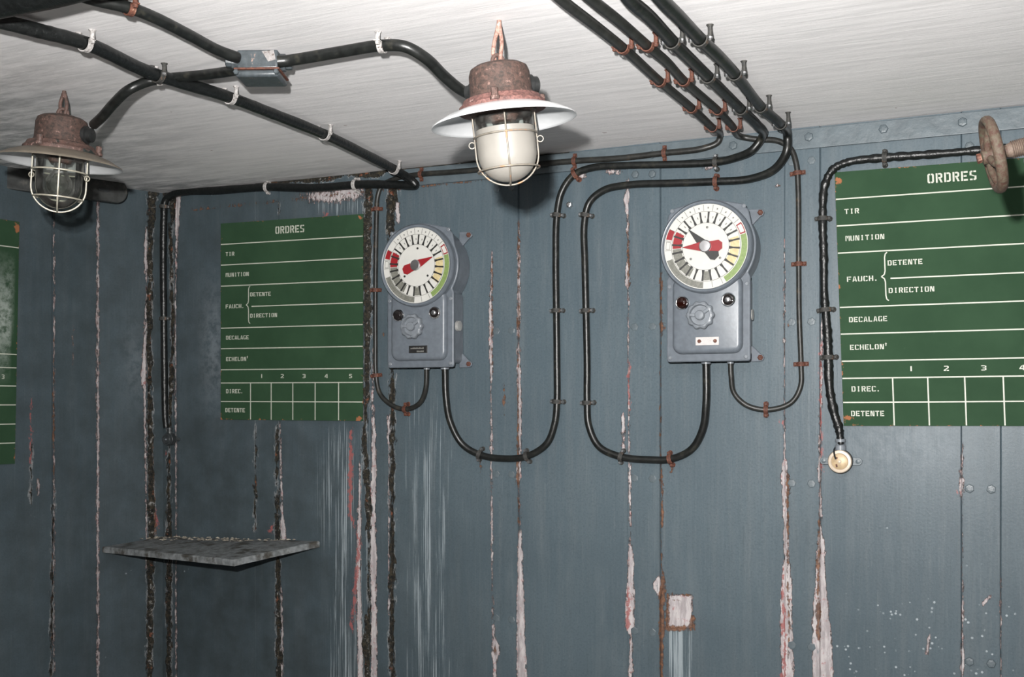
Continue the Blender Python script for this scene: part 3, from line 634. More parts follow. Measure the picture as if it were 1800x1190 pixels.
cable('socket_cable', 'lumpy tarred cable framing the right green board and ending at the brass socket',
 [(1860,254,M_,.016,.0105),(1800,258,M_,.016,.0105),(1725,264,M_,.016,.0105),(1640,271,M_,.016,.0105),(1555,277,M_,.016,.0105),(1490,285,M_,.016,.0105),(1464,298,M_,.016,.0105),(1450,325,M_,.016,.0108),(1446,384,M_,.016,.0108),(1448,450,M_,.016,.0108),(1449,520,M_,.016,.0112),(1454,580,M_,.017,.0125),(1456,628,M_,.016,.0115),(1458,680,M_,.016,.0122),(1466,725,M_,.017,.012),(1475,755,M_,.018,.011),(1478,782,M_,.020,.0095)],
 TAR, smat=DARKCLIP, clips=[(1555,277,M_),(1446,384,M_),(1456,628,M_),(1450,546,M_)], lumpy=.30, foot=.010)
cable('dark_tube', 'thick dark shape at the extreme upper left corner of the ceiling, built as a tube',
 [(-160,34,C,.034,.031),(-60,12,C,.034,.031),(20,-4,C,.034,.031),(90,-17,C,.034,.030),(160,-34,C,.034,.029),(260,-60,C,.034,.028)], TAR, [], cat='dark_tube', sheath='casing')  # unidentified dark shape in the corner, modelled as a tube
# grimy duct with a rounded end under the ceiling of the left corner
m = MB()
def facpt(x, y, n): return FAC.uz(x, y, n)
nD = .085
ua, za = FAC.uz(226, 330, nD); ub = FAC.uz(-60, 300, nD)[0]
h = .042; zc = FAC.uz(200, 334, nD)[1]; ur = FAC.uz(227, 334, nD)[0]-h
out_ = [(ub, zc+h), (ub, zc-h)] + [(ur+h*math.sin(a)*.9, zc-h*math.cos(a)) for a in np.linspace(0, PI, 14)]
# the duct lies along the folded left wall and ends short of the corner
Mf = FAC.mat(0, 0)
duct = thing('bracket', FAC.W(ur, zc, 0), 'dark grimy flat bracket with a rounded end on the wall behind the left lamp', 'bracket')
bpy.context.view_layer.update()
inv = duct.matrix_world.inverted()
m.prism(out_, nD-.02, nD, fn=lambda x, y, z: inv@(Mf@Vector((x, y, z))))
m.build('plate', DUCT, duct, bevel=.004)
k = MB(); k.box(ub, ur-.06, zc-h*.6, zc+h*.9, 0.0, nD-.02, inv@Mf); k.build('rail', DUCT, duct, bevel=.003)
k = MB(); k.prism([(ur-.045+.022*math.cos(a), zc-.004+.007*math.sin(a)) for a in np.linspace(0, 2*PI, 16)[:-1]], nD-.001, nD+.003, fn=lambda x, y, z: inv@(Mf@Vector((x, y, z)))); k.build('slot_lug', JACK, duct)

# ------------------------------------------------------------------ junction box
bo = ceil(452, 87, 0)
jb = thing('junction_box', Matrix.Translation(bo) @ Matrix.Rotation(-.03, 4, 'Z'), 'small dark rusty cable junction box on the ceiling between the two lamps', 'junction box')
m = MB(); m.box(-.044, .044, 0, .075, -.040, 0); m.build('housing', BOXM, jb, bevel=.004)
m = MB(); m.box(-.047, .047, -.004, .079, -.058, -.043); m.build('lid', BOXM, jb, bevel=.006)
m = MB(); m.box(-.049, .049, -.006, .081, -.0435, -.0395); m.build('gasket', RUST, jb, bevel=.001)
for (x, y, z, dx, dy) in ((-.044, .010, -.020, -1, -.15), (-.044, .052, -.022, -1, .1), (.044, .022, -.022, 1, .05)):
    m = MB(); d = Vector((dx, dy, 0)).normalized()
    m.lathe([(.016, -.006), (.0185, 0), (.0185, .012), (.0150, .013), (.0150, .024), (.0125, .026)], frame((x, y, z), d), seg=10); m.build('cable_gland', BOXM, jb)
for sx in (-1, 1):
    m = MB(); m.lathe([(.006, 0), (.006, .006), (.004, .008)], frame((sx*.043, -.005, -.05), (0, -1, 0)), seg=6); m.build('screw', BOXM, jb)
m = MB(); m.add([(.010,-.0015,-.004),(.036,-.0015,-.002),(.040,-.0015,-.022),(.024,-.0015,-.026),(.010,-.0002,-.004),(.036,-.0002,-.002),(.040,-.0002,-.022),(.024,-.0002,-.026)], [(0,1,2,3),(4,7,6,5),(0,4,5,1),(1,5,6,2),(2,6,7,3),(3,7,4,0)])
m.build('paint_patch', plain('white_paint_splash', (.24, .225, .22), .6, var=.2, scale=120, c2=(.08, .06, .05), lo=.5, hi=.6), jb)

# ------------------------------------------------------------------ bulkhead lamps
def lamp(name, label, hook, org, tilt, frosted, gland_dir):
    """hook: ceiling point; the lamp's own origin is the centre of the shade rim plane"""
    top = Vector(hook); org = Vector(org)
    e = thing(name, Matrix.Translation(org) @ tilt, label, 'lamp', 'bulkhead lamps'); bpy.context.view_layer.update()
    inv = e.matrix_world.inverted()
    # housing, clamp ring
    m = MB(); m.lathe([(.066, .018), (.066, .034), (.0635, .040), (.0615, .046), (.060, .082), (.056, .093), (.046, .099), (.030, .103), (.012, .104)], seg=48)
    hs = m.build('housing', CAST, e)
    for a in gland_dir:
        m = MB(); m.lathe([(.021, .045), (.021, .066), (.017, .068), (.017, .078), (.014, .080)], frame((0, 0, .060), (math.cos(a), math.sin(a), 0)), seg=18); m.build('cable_gland', GUNK, e)
    m = MB(); m.lathe([(.074, .008), (.085, .010), (.087, .016), (.0855, .022), (.080, .026), (.076, .034), (.066, .037)], seg=48); m.build('clamp_ring', PINK if frosted else IRON, e)
    for a in (.35, 2.45, 4.55):
        m = MB(); p = (math.cos(a)*.085, math.sin(a)*.085, .014)
        m.lathe([(.010, .004), (.010, .010), (.007, .011), (.007, .026), (.004, .028)], Matrix.Translation(p), seg=8); m.build('clamp_screw', IRON, e)
    # shade: shallow cone, drab above and white enamel below
    m = MB(); seg = 72
    prof_ = [(.070, .017), (.092, .0135), (.118, .004), (.137, -.006), (.1425, -.0095), (.1435, -.0125), (.1415, -.0125), (.136, -.0092), (.117, .0005), (.092, .0095), (.070, .012)]
    vs_ = []; fs = []
    for (r, z) in prof_:
        for k in range(seg): a = 2*PI*k/seg; vs_.append((r*math.cos(a), r*math.sin(a), z))
    n = len(prof_)
    for i in range(n-1):
        for k in range(seg): k2 = (k+1)%seg; fs.append((i*seg+k, i*seg+k2, (i+1)*seg+k2, (i+1)*seg+k))
    m.add(vs_, fs); m.mi = [0 if i//seg < 5 else 1 for i in range(len(fs))]
    for k in range(seg):
        k2 = (k+1) % seg; m.f.append(((n-1)*seg+k, (n-1)*seg+k2, k2, k)); m.mi.append(1)
    m.build('shade', [ENAMEL if frosted else SHADETOP, ENAMEL], e, smooth=45)
    # socket seen through the glass
    m = MB(); m.lathe([(.066, .018), (.066, .006), (.058, .002), (.030, .001), (.024, -.010), (.018, -.012)], seg=32); m.build('lamp_socket', IRON, e)
    R = .058; L = .128 if frosted else .122
    gp = [(R*.97, .010), (R, 0), (R, -L+R*.95)] + [(R*math.cos(a), -L+R*.95-R*.95*math.sin(a)) for a in np.linspace(.12, PI/2-.02, 12)]
    if frosted:
        m = MB(); cut = -.024
        m.lathe([(R*.92, cut), (R, cut-.001)]+[p for p in gp if p[1] < cut-.002], seg=56); m.build('frosted_globe', FROST, e, smooth=60)
        m = MB(); vs_ = []; fs = []
        for (r, z) in ((R, .010), (R, cut-.0005)):
            for k in range(48): a = 2*PI*k/48; vs_.append((r*math.cos(a), r*math.sin(a), z))
        for k in range(48): k2 = (k+1)%48; fs.append((k, k2, 48+k2, 48+k))
        m.add(vs_, fs); g = m.build('clear_collar', CLEAR, e, smooth=60)
        m = MB(); m.lathe([(.013, -.008), (.013, -.016), (.022, -.023), (.024, -.0235)], seg=24); m.build('bulb', CLEAR, e)
    else:
        m = MB(); vs_ = []; fs = []
        for (r, z) in gp:
            for k in range(56): a = 2*PI*k/56; vs_.append((r*.93*math.cos(a), r*.93*math.sin(a), z))
        for i in range(len(gp)-1):
            for k in range(56): k2 = (k+1)%56; fs.append((i*56+k, i*56+k2, (i+1)*56+k2, (i+1)*56+k))
        fs.append(tuple((len(gp)-1)*56+k for k in range(56)))
        m.add(vs_, fs); m.build('clear_globe', CLEAR, e, smooth=60)
        m = MB(); m.lathe([(.013, -.006), (.013, -.026), (.018, -.034), (.029, -.05), (.031, -.062), (.028, -.076), (.018, -.087), (.006, -.091)], seg=28); m.build('bulb', CLEAR, e, smooth=60)
        m = MB(); m.lathe([(.0135, .0), (.0138, -.024), (.012, -.026)], seg=20); m.build('bulb_cap', SILVER, e)
    # wire guard
    wm = WIRED if frosted else WIRE; Rc = .0615; wr = .0018 if frosted else .0021
    Lc = L+.006
    for k in range(4):
        a = -PI/2+.02+k*PI/2 if frosted else math.radians(-68)+k*PI/2
        pts = [(Rc*math.cos(a), Rc*math.sin(a), .004), (Rc*math.cos(a), Rc*math.sin(a), -.02)]
        zc_ = -Lc+Rc*.95
        pts += [(Rc*math.cos(b)*math.cos(a), Rc*math.cos(b)*math.sin(a), zc_-Rc*.95*math.sin(b)) for b in np.linspace(0, PI/2, 12)]
        m = MB(); m.tube(pts, wr, 8); m.build('guard_wire', wm, e, smooth=60)
    rings = ((-.038, Rc+.001), (-.104, Rc*.99)) if frosted else ((-.032, Rc+.001), (-.095, Rc*.9))
    for z, r in rings:
        m = MB(); m.ring(r, wr, Matrix.Translation((0, 0, z)), 56, 8); m.build('guard_ring', wm, e, smooth=60)
    for s in (-1, 1):
        m = MB(); m.ring(.006, .0014, Matrix.Translation((s*(Rc+.006), 0, -.05 if frosted else -.043))@Matrix.Rotation(PI/2, 4, 'X'), 16, 6); m.build('guard_hinge', wm, e, smooth=60)
    # hook and eye
    m = MB(); topl = inv@top
    p1 = Vector((0, 0, .103)); mid = (topl+p1)/2
    eyeR = .011
    m.ring(eyeR, .0042, Matrix.Translation((0, 0, .108))@Matrix.Rotation(PI/2, 4, 'X')@Matrix.Rotation(.4, 4, 'Y'), 28, 10)
    m.lathe([(.014, .098), (.013, .104), (.008, .107)], seg=16); m.build('eye', IRON, e, smooth=60)
    hk = MB(); A = Vector((0, 0, .116)); B_ = topl+Vector((0, 0, .004))
    sep = .0075
    for s in (-1, 1):
        hk.tube(catmull([A+Vector((s*.004, 0, -.012)), A+Vector((s*sep, 0, .006)), A.lerp(B_, .35)+Vector((s*sep, 0, 0)), A.lerp(B_, .62)+Vector((s*.004, 0, 0)), A.lerp(B_, .9)], 6), .0042, 9)
    hk.tube([A.lerp(B_, .58), B_], [.0055, .0045], 9)
    hk.build('hook', rust_material('flaking_pink_hook', (.16, .075, .055), (.34, .22, .18), (.45, .36, .32)) if frosted else IRON, e, smooth=60)
    return e
hk1 = ceil(878, 36); hk2 = ceil(113, 160)
og1 = ray(885, 205)*hk1.y + Vector((0, 0, CZ)); og2 = ray(106, 279)*hk2.y + Vector((0, 0, CZ))
lamp('bulkhead_lamp', 'large rusty ceiling lamp with a frosted white glass and white enamel shade', hk1, og1, Matrix.Rotation(math.radians(-6), 4, 'Y')@Matrix.Rotation(math.radians(4), 4, 'X'), True, (PI*.80, .12*PI))
lamp('bulkhead_lamp', 'rusty ceiling lamp on the left with clear glass behind a pale wire cage', hk2, og2, Matrix.Rotation(math.radians(4.5), 4, 'Y')@Matrix.Rotation(math.radians(2.5), 4, 'X'), False, (-.12,))

# ------------------------------------------------------------------ order instruments on the wall
def arcpts(r, a0, a1, n, cx=0, cy=0): return [(cx+r*math.sin(a), cy+r*math.cos(a)) for a in np.linspace(a0, a1, n)]     # clockwise from the top
def sector(r0, r1, d0, d1):
    a0, a1 = math.radians(d0), math.radians(d1); n = max(2, int(abs(d1-d0)/4)+2)
    return arcpts(r1, a0, a1, n)+arcpts(r0, a1, a0, n)
def rrect(x0, x1, y0, y1, r, n=6):
    o = []
    for (cx, cy, a) in ((x1-r, y1-r, 0), (x0+r, y1-r, PI/2), (x0+r, y0+r, PI), (x1-r, y0+r, 1.5*PI)):
        o += [(cx+r*math.cos(a+t), cy+r*math.sin(a+t)) for t in np.linspace(0, PI/2, n)]
    return o
def keyhole(rc, hw, yb, rb=.012, ear=None):
    """round head of radius rc over a rectangular body of half width hw down to yb; ear = optional corner blocks beside the head"""
    a = PI - math.asin(hw/rc)*.92
    right = []
    if ear:
        ex, ey = ear
        right += arcpts(rc, 0, .30, 6) + [(ex*.86, ey+.006), (ex, ey-.012)] + arcpts(rc, 1.12, a, 16)
    else: right += arcpts(rc, 0, a, 28)
    yk = right[-1][1]
    right += [(hw*1.0, yk-.012), (hw, yk-.022)]
    right += [(hw-rb+rb*math.cos(t), yb+rb-rb*math.sin(t)) for t in np.linspace(0, PI/2, 6)]
    left = [(-x, y) for (x, y) in right[::-1] if abs(x) > 1e-6]
    return right+left
def scale_poly(pl, d):
    """inset by d along averaged normals"""
    n = len(pl); area = sum(pl[i][0]*pl[(i+1)%n][1]-pl[(i+1)%n][0]*pl[i][1] for i in range(n)); sg = 1 if area > 0 else -1; out = []
    for i in range(n):
        p, q, r = Vector(pl[i-1]), Vector(pl[i]), Vector(pl[(i+1)%n])
        t = (r-p); t = t.normalized() if t.length else Vector((1, 0)); out.append((q.x - sg*t.y*d, q.y + sg*t.x*d))
    return out
def instrument(label, px, py, red_deg, black_deg, plate):
    DZ = .119
    u, z = MAIN.uz(px, py, DZ)
    e = thing('order_telegraph', MAIN.mat(u, z, 0), label, 'instrument', 'order instruments on the wall')
    def prism(name, poly, z0, z1, mat, parent=e, bev=0, rings=None):
        m = MB(); m.prism(poly, z0, z1, shrink=rings); return m.build(name, mat, parent, bevel=bev)
    body = keyhole(.127, .104, -.300, .014)
    if sum(body[i][0]*body[(i+1)%len(body)][1]-body[(i+1)%len(body)][0]*body[i][1] for i in range(len(body))) < 0: body = body[::-1]
    prism('case', body, .0, .083, GREY, bev=.005)
    for sx in (-1, 1):
        for (y, s) in ((.100, 1), (-.302, -1)):
            x0 = sx*.094
            t = MB(); t.prism([(x0, y-.012-.032*(s>0)), (x0, y+.012+.032*(s<0)), (x0+sx*.034, y+.0105), (x0+sx*.041, y+.008), (x0+sx*.0445, y), (x0+sx*.041, y-.008), (x0+sx*.034, y-.0105)], .004, .012)
            tb = t.build('mounting_lug', GREY, e, bevel=.002)
            t = MB(); t.lathe([(.008, .0), (.008, .004), (.005, .006)], Matrix.Translation((x0+sx*.034, y, .012)), seg=6); t.build('bolt', RUST, tb)
    fl_ = keyhole(.133, .117, -.314, .008, (.112, .108))
    if sum(fl_[i][0]*fl_[(i+1)%len(fl_)][1]-fl_[(i+1)%len(fl_)][0]*fl_[i][1] for i in range(len(fl_))) < 0: fl_ = fl_[::-1]
    cover = prism('cover_flange', fl_, .0835, .094, GREY, bev=.0035)
    inner = keyhole(.128, .098, -.293, .026)
    if sum(inner[i][0]*inner[(i+1)%len(inner)][1]-inner[(i+1)%len(inner)][0]*inner[i][1] for i in range(len(inner))) < 0: inner = inner[::-1]
    rings = [(scale_poly(inner, d), zz) for d, zz in ((0, .094), (.001, .1), (.003, .105), (.007, .109), (.012, .1105))]
    m = MB(); m.prism(inner, .093, .11, shrink=rings); m.build('cover', GREY, e, smooth=50)
    for (x, y) in ((.100, .107), (-.100, .107), (.108, -.104), (-.108, -.104), (.106, -.302), (-.106, -.302)):
        m = MB(); m.lathe([(.0062, 0), (.0062, .0025), (.004, .004)], Matrix.Translation((x, y, .094)), seg=10); m.build('cover_screw', GREYD, e)
    # bezel ring round the dial
    m = MB(); vs_ = []; fs = []; sg = 96
    pr = [(.127, .100), (.1285, .110), (.1275, .119), (.1235, .1235), (.119, .1225), (.1165, .1195), (.1165, .1165)]
    for (r, zz) in pr:
        for k in range(sg): a = 2*PI*k/sg; vs_.append((r*math.cos(a), r*math.sin(a), zz))
    for i in range(len(pr)-1):
        for k in range(sg): k2 = (k+1)%sg; fs.append((i*sg+k, i*sg+k2, (i+1)*sg+k2, (i+1)*sg+k))
    m.add(vs_, fs); m.build('bezel', GREY, e, smooth=60)
    # dial with its printed rings
    m = MB(); m.lathe([(.1168, .112), (.1168, .1172)], seg=96); dial = m.build('dial', DIALW, e, smooth=20)
    D = .116; z0, z1 = .1172, .1176
    def printed(name, mat, polys, zz=z1):
        mm = MB()
        for p in polys: mm.prism(p, z0-.0002, zz)
        return mm.build(name, mat, dial, smooth=0)
    printed('red_sector', DIALR, [sector(D*.84, D*.985, 283, 298), sector(D*.585, D*.80, 269, 299)])
    printed('grey_sector', DIALG, [sector(D*.84, D*.985, 184, 252), sector(D*.585, D*.80, 209, 268), sector(D*.585, D*.80, 172, 187)])
    printed('green_sector', DIALN, [sector(D*.85, D*.985, 75, 150)])
    printed('cream_sector', DIALC, [sector(D*.585, D*.80, 75, 128)])
    tk = []
    for k in range(24):
        a = math.radians(k*15+5.5); ca, sa = math.cos(a), math.sin(a); w0, w1 = .034*D, .031*D
        q = [(-w0, .56*D), (w0, .56*D), (w1*.62, .66*D), (w1*.75, .815*D), (-w1*.75, .815*D), (-w1*.62, .66*D)]
        tk.append([(x*ca+y*sa, -x*sa+y*ca) for (x, y) in q])
    printed('tick_marks', DIALB, tk, .1180)
    ln = [sector(D*.819, D*.829, a, a+30) for a in range(0, 360, 30)]
    ln += [sector(D*.84, D*.985, a-.35, a+.35) for a in (*range(-45, 60, 14), 155, 170, 184, 252, 267, 281, 298, *range(195, 250, 14))]
    ln += [sector(D*.553, D*.562, a, a+30) for a in range(0, 360, 30)]
    printed('faint_lines', DIALL, ln, .11785)
    sm_ = []
    for a in [*range(-38, 58, 14)]: sm_ += [sector(D*.89, D*.93, a-.9, a+.9)]
    for k in range(-4, 5): sm_ += [sector(D*.67, D*.72, k*15-2+.6, k*15-2+2.2)]
    sm_ += [sector(D*.86, D*.965, 268.5, 269.2), sector(D*.86, D*.965, 279, 279.7), sector(D*.86, D*.868, 268.5, 279.5), sector(D*.957, D*.965, 268.5, 279.5)]
    printed('small_marks', DIALL, sm_, .1179)
    rb_ = [sector(D*.85, D*.865, 58, 74), sector(D*.965, D*.985, 58, 74), sector(D*.85, D*.985, 58, 60), sector(D*.85, D*.985, 72, 74)]
    printed('red_frame', DIALR, rb_, .1180)
    for a in (5, 130, 232):
        m = MB(); a = math.radians(a); m.lathe([(.0035, .117), (.0035, .1182), (.002, .1186)], Matrix.Translation((math.sin(a)*D*.45, math.cos(a)*D*.45, 0)), seg=12); m.build('dial_screw', DIALL if black_deg is not None else DIALB, dial)
    def hand(name, mat, deg, zz, tip, tail):
        a = math.radians(deg); ca, sa = math.cos(a), math.sin(a)
        q = [(-.0008, tip), (.0008, tip), (.012, .015), (.0135, -.02), (.0155, -tail+.01), (.008, -tail), (-.008, -tail), (-.0155, -tail+.01), (-.0135, -.02), (-.012, .015)]
        m = MB(); m.prism([(x*ca+y*sa, -x*sa+y*ca) for (x, y) in q], zz, zz+.0012); m.build(name, mat, e, smooth=0)
    if black_deg is not None: hand('black_pointer', DIALB, black_deg, .1195, .068, .046)
    hand('red_pointer', DIALR, red_deg, .1215, .063, .047)
    m = MB(); m.lathe([(.006, .117), (.006, .1225), (.0168, .1225), (.0168, .1265), (.0145, .1285), (.003, .129)], seg=40); m.build('pointer_hub', SILVER, e)
    # two indicator lamps, knob, name plate
    for i, (x, y) in enumerate(((-.067, -.1515), (.061, -.1475))):
        m = MB(); m.lathe([(.0195, .108), (.0195, .113), (.017, .1165), (.0145, .1155)], Matrix.Translation((x, y, 0)), seg=32); lb = m.build('indicator_lamp', CHROME, e)
        if i == 0:
            m = MB(); m.lathe([(.0155, .1145), (.0155, .117), (.013, .1205), (.008, .1225), (.002, .123)], Matrix.Translation((x, y, 0)), seg=28); m.build('lens', RUBY if black_deg is not None else BLACKG, lb, smooth=60)
        else:
            m = MB(); m.lathe([(.0145, .1145), (.0145, .1165), (.0105, .118), (.0065, .1165)], Matrix.Translation((x, y, 0)), seg=28); m.build('lens', BLACKG, lb, smooth=60)
            m = MB(); m.lathe([(.0075, .115), (.0075, .121), (.005, .1225)], Matrix.Translation((x, y, 0)), seg=20); m.build('lens_cap', SILVER, lb, smooth=60)
    kx, ky = -.013, -.188
    lob = lambda a, r: 1 + (.055*math.cos(10*a) if r > .03 else 0)
    m = MB(); m.lathe([(.030, .109), (.034, .112), (.0375, .117), (.0375, .128), (.0345, .132), (.029, .1325), (.0275, .126), (.0265, .1225), (.012, .1225)], Matrix.Translation((kx, ky, 0)), seg=120, lobes=lob); kb = m.build('knob', GREYD, e, smooth=50)
    m = MB(); m.lathe([(.0135, .120), (.0135, .134), (.011, .137), (.003, .138)], Matrix.Translation((kx, ky, 0)), seg=24); m.build('knob_hub', GREYD, kb)
    m = MB()
    for k in range(2):
        a = .6+k*2.5; M2 = Matrix.Translation((kx, ky, 0))@Matrix.Rotation(a, 4, 'Z'); m.box(.010, .030, -.0045, .0045, .121, .131, M2)
    m.build('knob_web', GREYD, kb, bevel=.002)
    m = MB(); nx, ny = .003, -.2585
    m.box(nx-.0325, nx+.0325, ny-.0115, ny+.0115, .1095, .1125); pt = m.build('name_plate', PLATEW if plate == 'white' else PLATEB, e, bevel=.001)
    if plate == 'white':
        for s in (-1, 1):
            m = MB(); m.lathe([(.0055, .1122), (.005, .1145), (.002, .115)], Matrix.Translation((nx+s*.022, ny, 0)), seg=9); m.build('plate_screw', RUST, pt)
    else:
        m = MB()      # two rows of worn, unreadable engraving
        x = nx-.026
        for i in range(15):
            w = random.uniform(.0018, .0034); m.box(x, x+w, ny+.001, ny+.001+random.uniform(.003, .0055), .1124, .1128); x += w+.0005
        x = nx-.004
        for i in range(9):
            w = random.uniform(.0016, .003); m.box(x, x+w, ny-.0085, ny-.0085+random.uniform(.0035, .0055), .1124, .1128); x += w+.0004
        m.build('engraving', DIALL, pt, smooth=0)
    # side terminal cap and cable glands at the foot
    m = MB(); m.lathe([(.016, 0), (.016, .003), (.013, .0035), (.013, .007), (.0155, .0075), (.0155, .010), (.010, .011)], frame((.104, -.185, .045), (1, 0, 0)), seg=20); m.build('side_cap', plain('pale_side_cap', (.3, .3, .29), .4), e)
    return e, u, z
e1, iu1, iz1 = instrument('left grey wall instrument with round white dial, single red pointer and black name plate', 731.3, 466.3, 69, None, 'black')
e2, iu2, iz2 = instrument('right grey wall instrument with round white dial, red and black pointers and white name plate', 1240, 433, 270, 316, 'white')
bpy.context.view_layer.update()
for (e, pts) in ((e1, ((750, 652, .0078), (782, 652, .0105))), (e2, ((1241, 640, .0106), (1284, 640, .0072)))):
    for (x, y, r) in pts:
        u, z = MAIN.uz(x, y, .048); u0 = e.matrix_world.translation; uu = (Vector(u0)-MAIN.p); lx = u-uu.dot(MAIN.t)
        m = MB(); m.lathe([(r*1.75, 0), (r*1.75, .010), (r*1.3, .012), (r*1.3, .020)], frame((lx, -.299, .048), (0, -1, 0)), seg=12); m.build('cable_gland', GREYD, e)

# ------------------------------------------------------------------ green order boards
def R4(x0, y0, x1, y1): return [(x0, y0), (x1, y0), (x1, y1), (x0, y1)]
def stencil():
    L = [R4(0,.13,.2,.87), [(0,.87),(.2,.87),(.31,.82),(.31,1),(.12,1)], [(0,.13),(.12,0),(.31,0),(.31,.18),(.2,.13)]]
    Rt = [[(.72-x, y) for (x, y) in p] for p in L]; V = R4(0, 0, .2, 1); V2 = R4(.52, 0, .72, 1)
    bow = lambda y0, y1: [R4(.27,y1-.17,.55,y1), R4(.27,y0,.55,y0+.17), [(.55,y0),(.72,y0+.13),(.72,y1-.13),(.55,y1),(.52,y1-.17),(.52,y0+.17)]]
    G = {'O': L+Rt, 'R': [V]+bow(.42, 1)+[[(.34,.4),(.56,.4),(.74,0),(.52,0)]], 'D': [V]+bow(0, 1),
     'E': [V, R4(.27,.82,.72,1), R4(.27,.42,.6,.58), R4(.27,0,.72,.18)], 'F': [V, R4(.27,.82,.72,1), R4(.27,.42,.6,.58)],
     'S': [R4(.10,.83,.31,1), R4(.41,.83,.70,1), R4(0,.52,.2,.93), [(.05,.55),(.2,.60),(.67,.42),(.52,.38)], R4(.52,.08,.72,.48), R4(.02,0,.31,.17), R4(.41,0,.62,.17)],
     'T': [R4(0,.8,.22,1), R4(.50,.8,.72,1), R4(.27,0,.46,1)], 'I': [R4(.22,0,.5,.2), R4(.27,.2,.45,.8), R4(.22,.8,.5,1)],
     'M': [R4(0,0,.18,1), R4(.6,0,.78,1), [(.21,1),(.36,.55),(.39,.3),(.42,.55),(.57,1),(.45,1),(.39,.78),(.33,1)]],
     'U': [R4(0,.13,.2,1), R4(.52,.13,.72,1), [(0,.13),(.12,0),(.31,0),(.31,.18),(.2,.13)], [(.72,.13),(.52,.13),(.41,.18),(.41,0),(.6,0)]],
     'N': [R4(0,0,.18,1), R4(.56,0,.74,1), [(.2,1),(.34,1),(.54,.25),(.54,0),(.42,0),(.2,.72)]],
     'A': [[(0,0),(.2,0),(.34,.9),(.34,1),(.24,1)], [(.74,0),(.54,0),(.40,.9),(.40,1),(.5,1)], R4(.27,.22,.47,.36)],
     'C': L+[[(.41,.82),(.6,.82),(.72,.72),(.72,.87),(.6,1),(.41,1)], [(.41,0),(.6,0),(.72,.13),(.72,.28),(.6,.18),(.41,.18)]],
     'H': [V, V2, R4(.26,.42,.46,.58)], 'L': [V, R4(.27,0,.7,.18)],
     'G': L+[[(.41,.82),(.6,.82),(.72,.72),(.72,.87),(.6,1),(.41,1)], R4(.41,0,.72,.18), R4(.52,.18,.72,.48)],
     '.': [R4(.1,0,.32,.2)], 't': [R4(.14,.62,.28,1.25), R4(.03,.98,.4,1.1)],
     '1': [R4(.27,0,.47,1)], '2': [R4(.05,.83,.6,1), R4(.5,.55,.7,.9), [(0,.18),(.22,.18),(.66,.55),(.5,.6)], R4(0,0,.31,.17), R4(.4,0,.72,.17)],
     '3': [R4(.02,.83,.55,1), R4(.52,.56,.72,.93), R4(.22,.42,.55,.57), R4(.52,.07,.72,.44), R4(.02,0,.55,.17)],
     '4': [R4(.46,0,.64,.2), R4(.46,.42,.64,1), [(0,.2),(.72,.2),(.72,.36),(.2,.36),(.44,.9),(.3,.9),(0,.36)]],
     '5': [R4(.04,.83,.68,1), R4(.04,.5,.22,.8), R4(.24,.48,.55,.63), R4(.52,.08,.72,.53), R4(.02,0,.55,.17)]}
    return G
GLY = stencil()
B1 = [(388, 393), (638.5, 376), (388, 737.5), (638, 740)]
uz1 = [MAIN.uz(x, y, .008) for (x, y) in B1]
UW = uz1[1][0]-uz1[0][0]
def fx1(zx): return (MAIN.uz(360+zx/2.973, 560, .008)[0]-uz1[0][0])/UW
COLS = [fx1(x) for x in (240, 348, 461, 578, 701)]
ROWS = [.107, .2125, .3198, .534, .639, .746, .8135, .908]
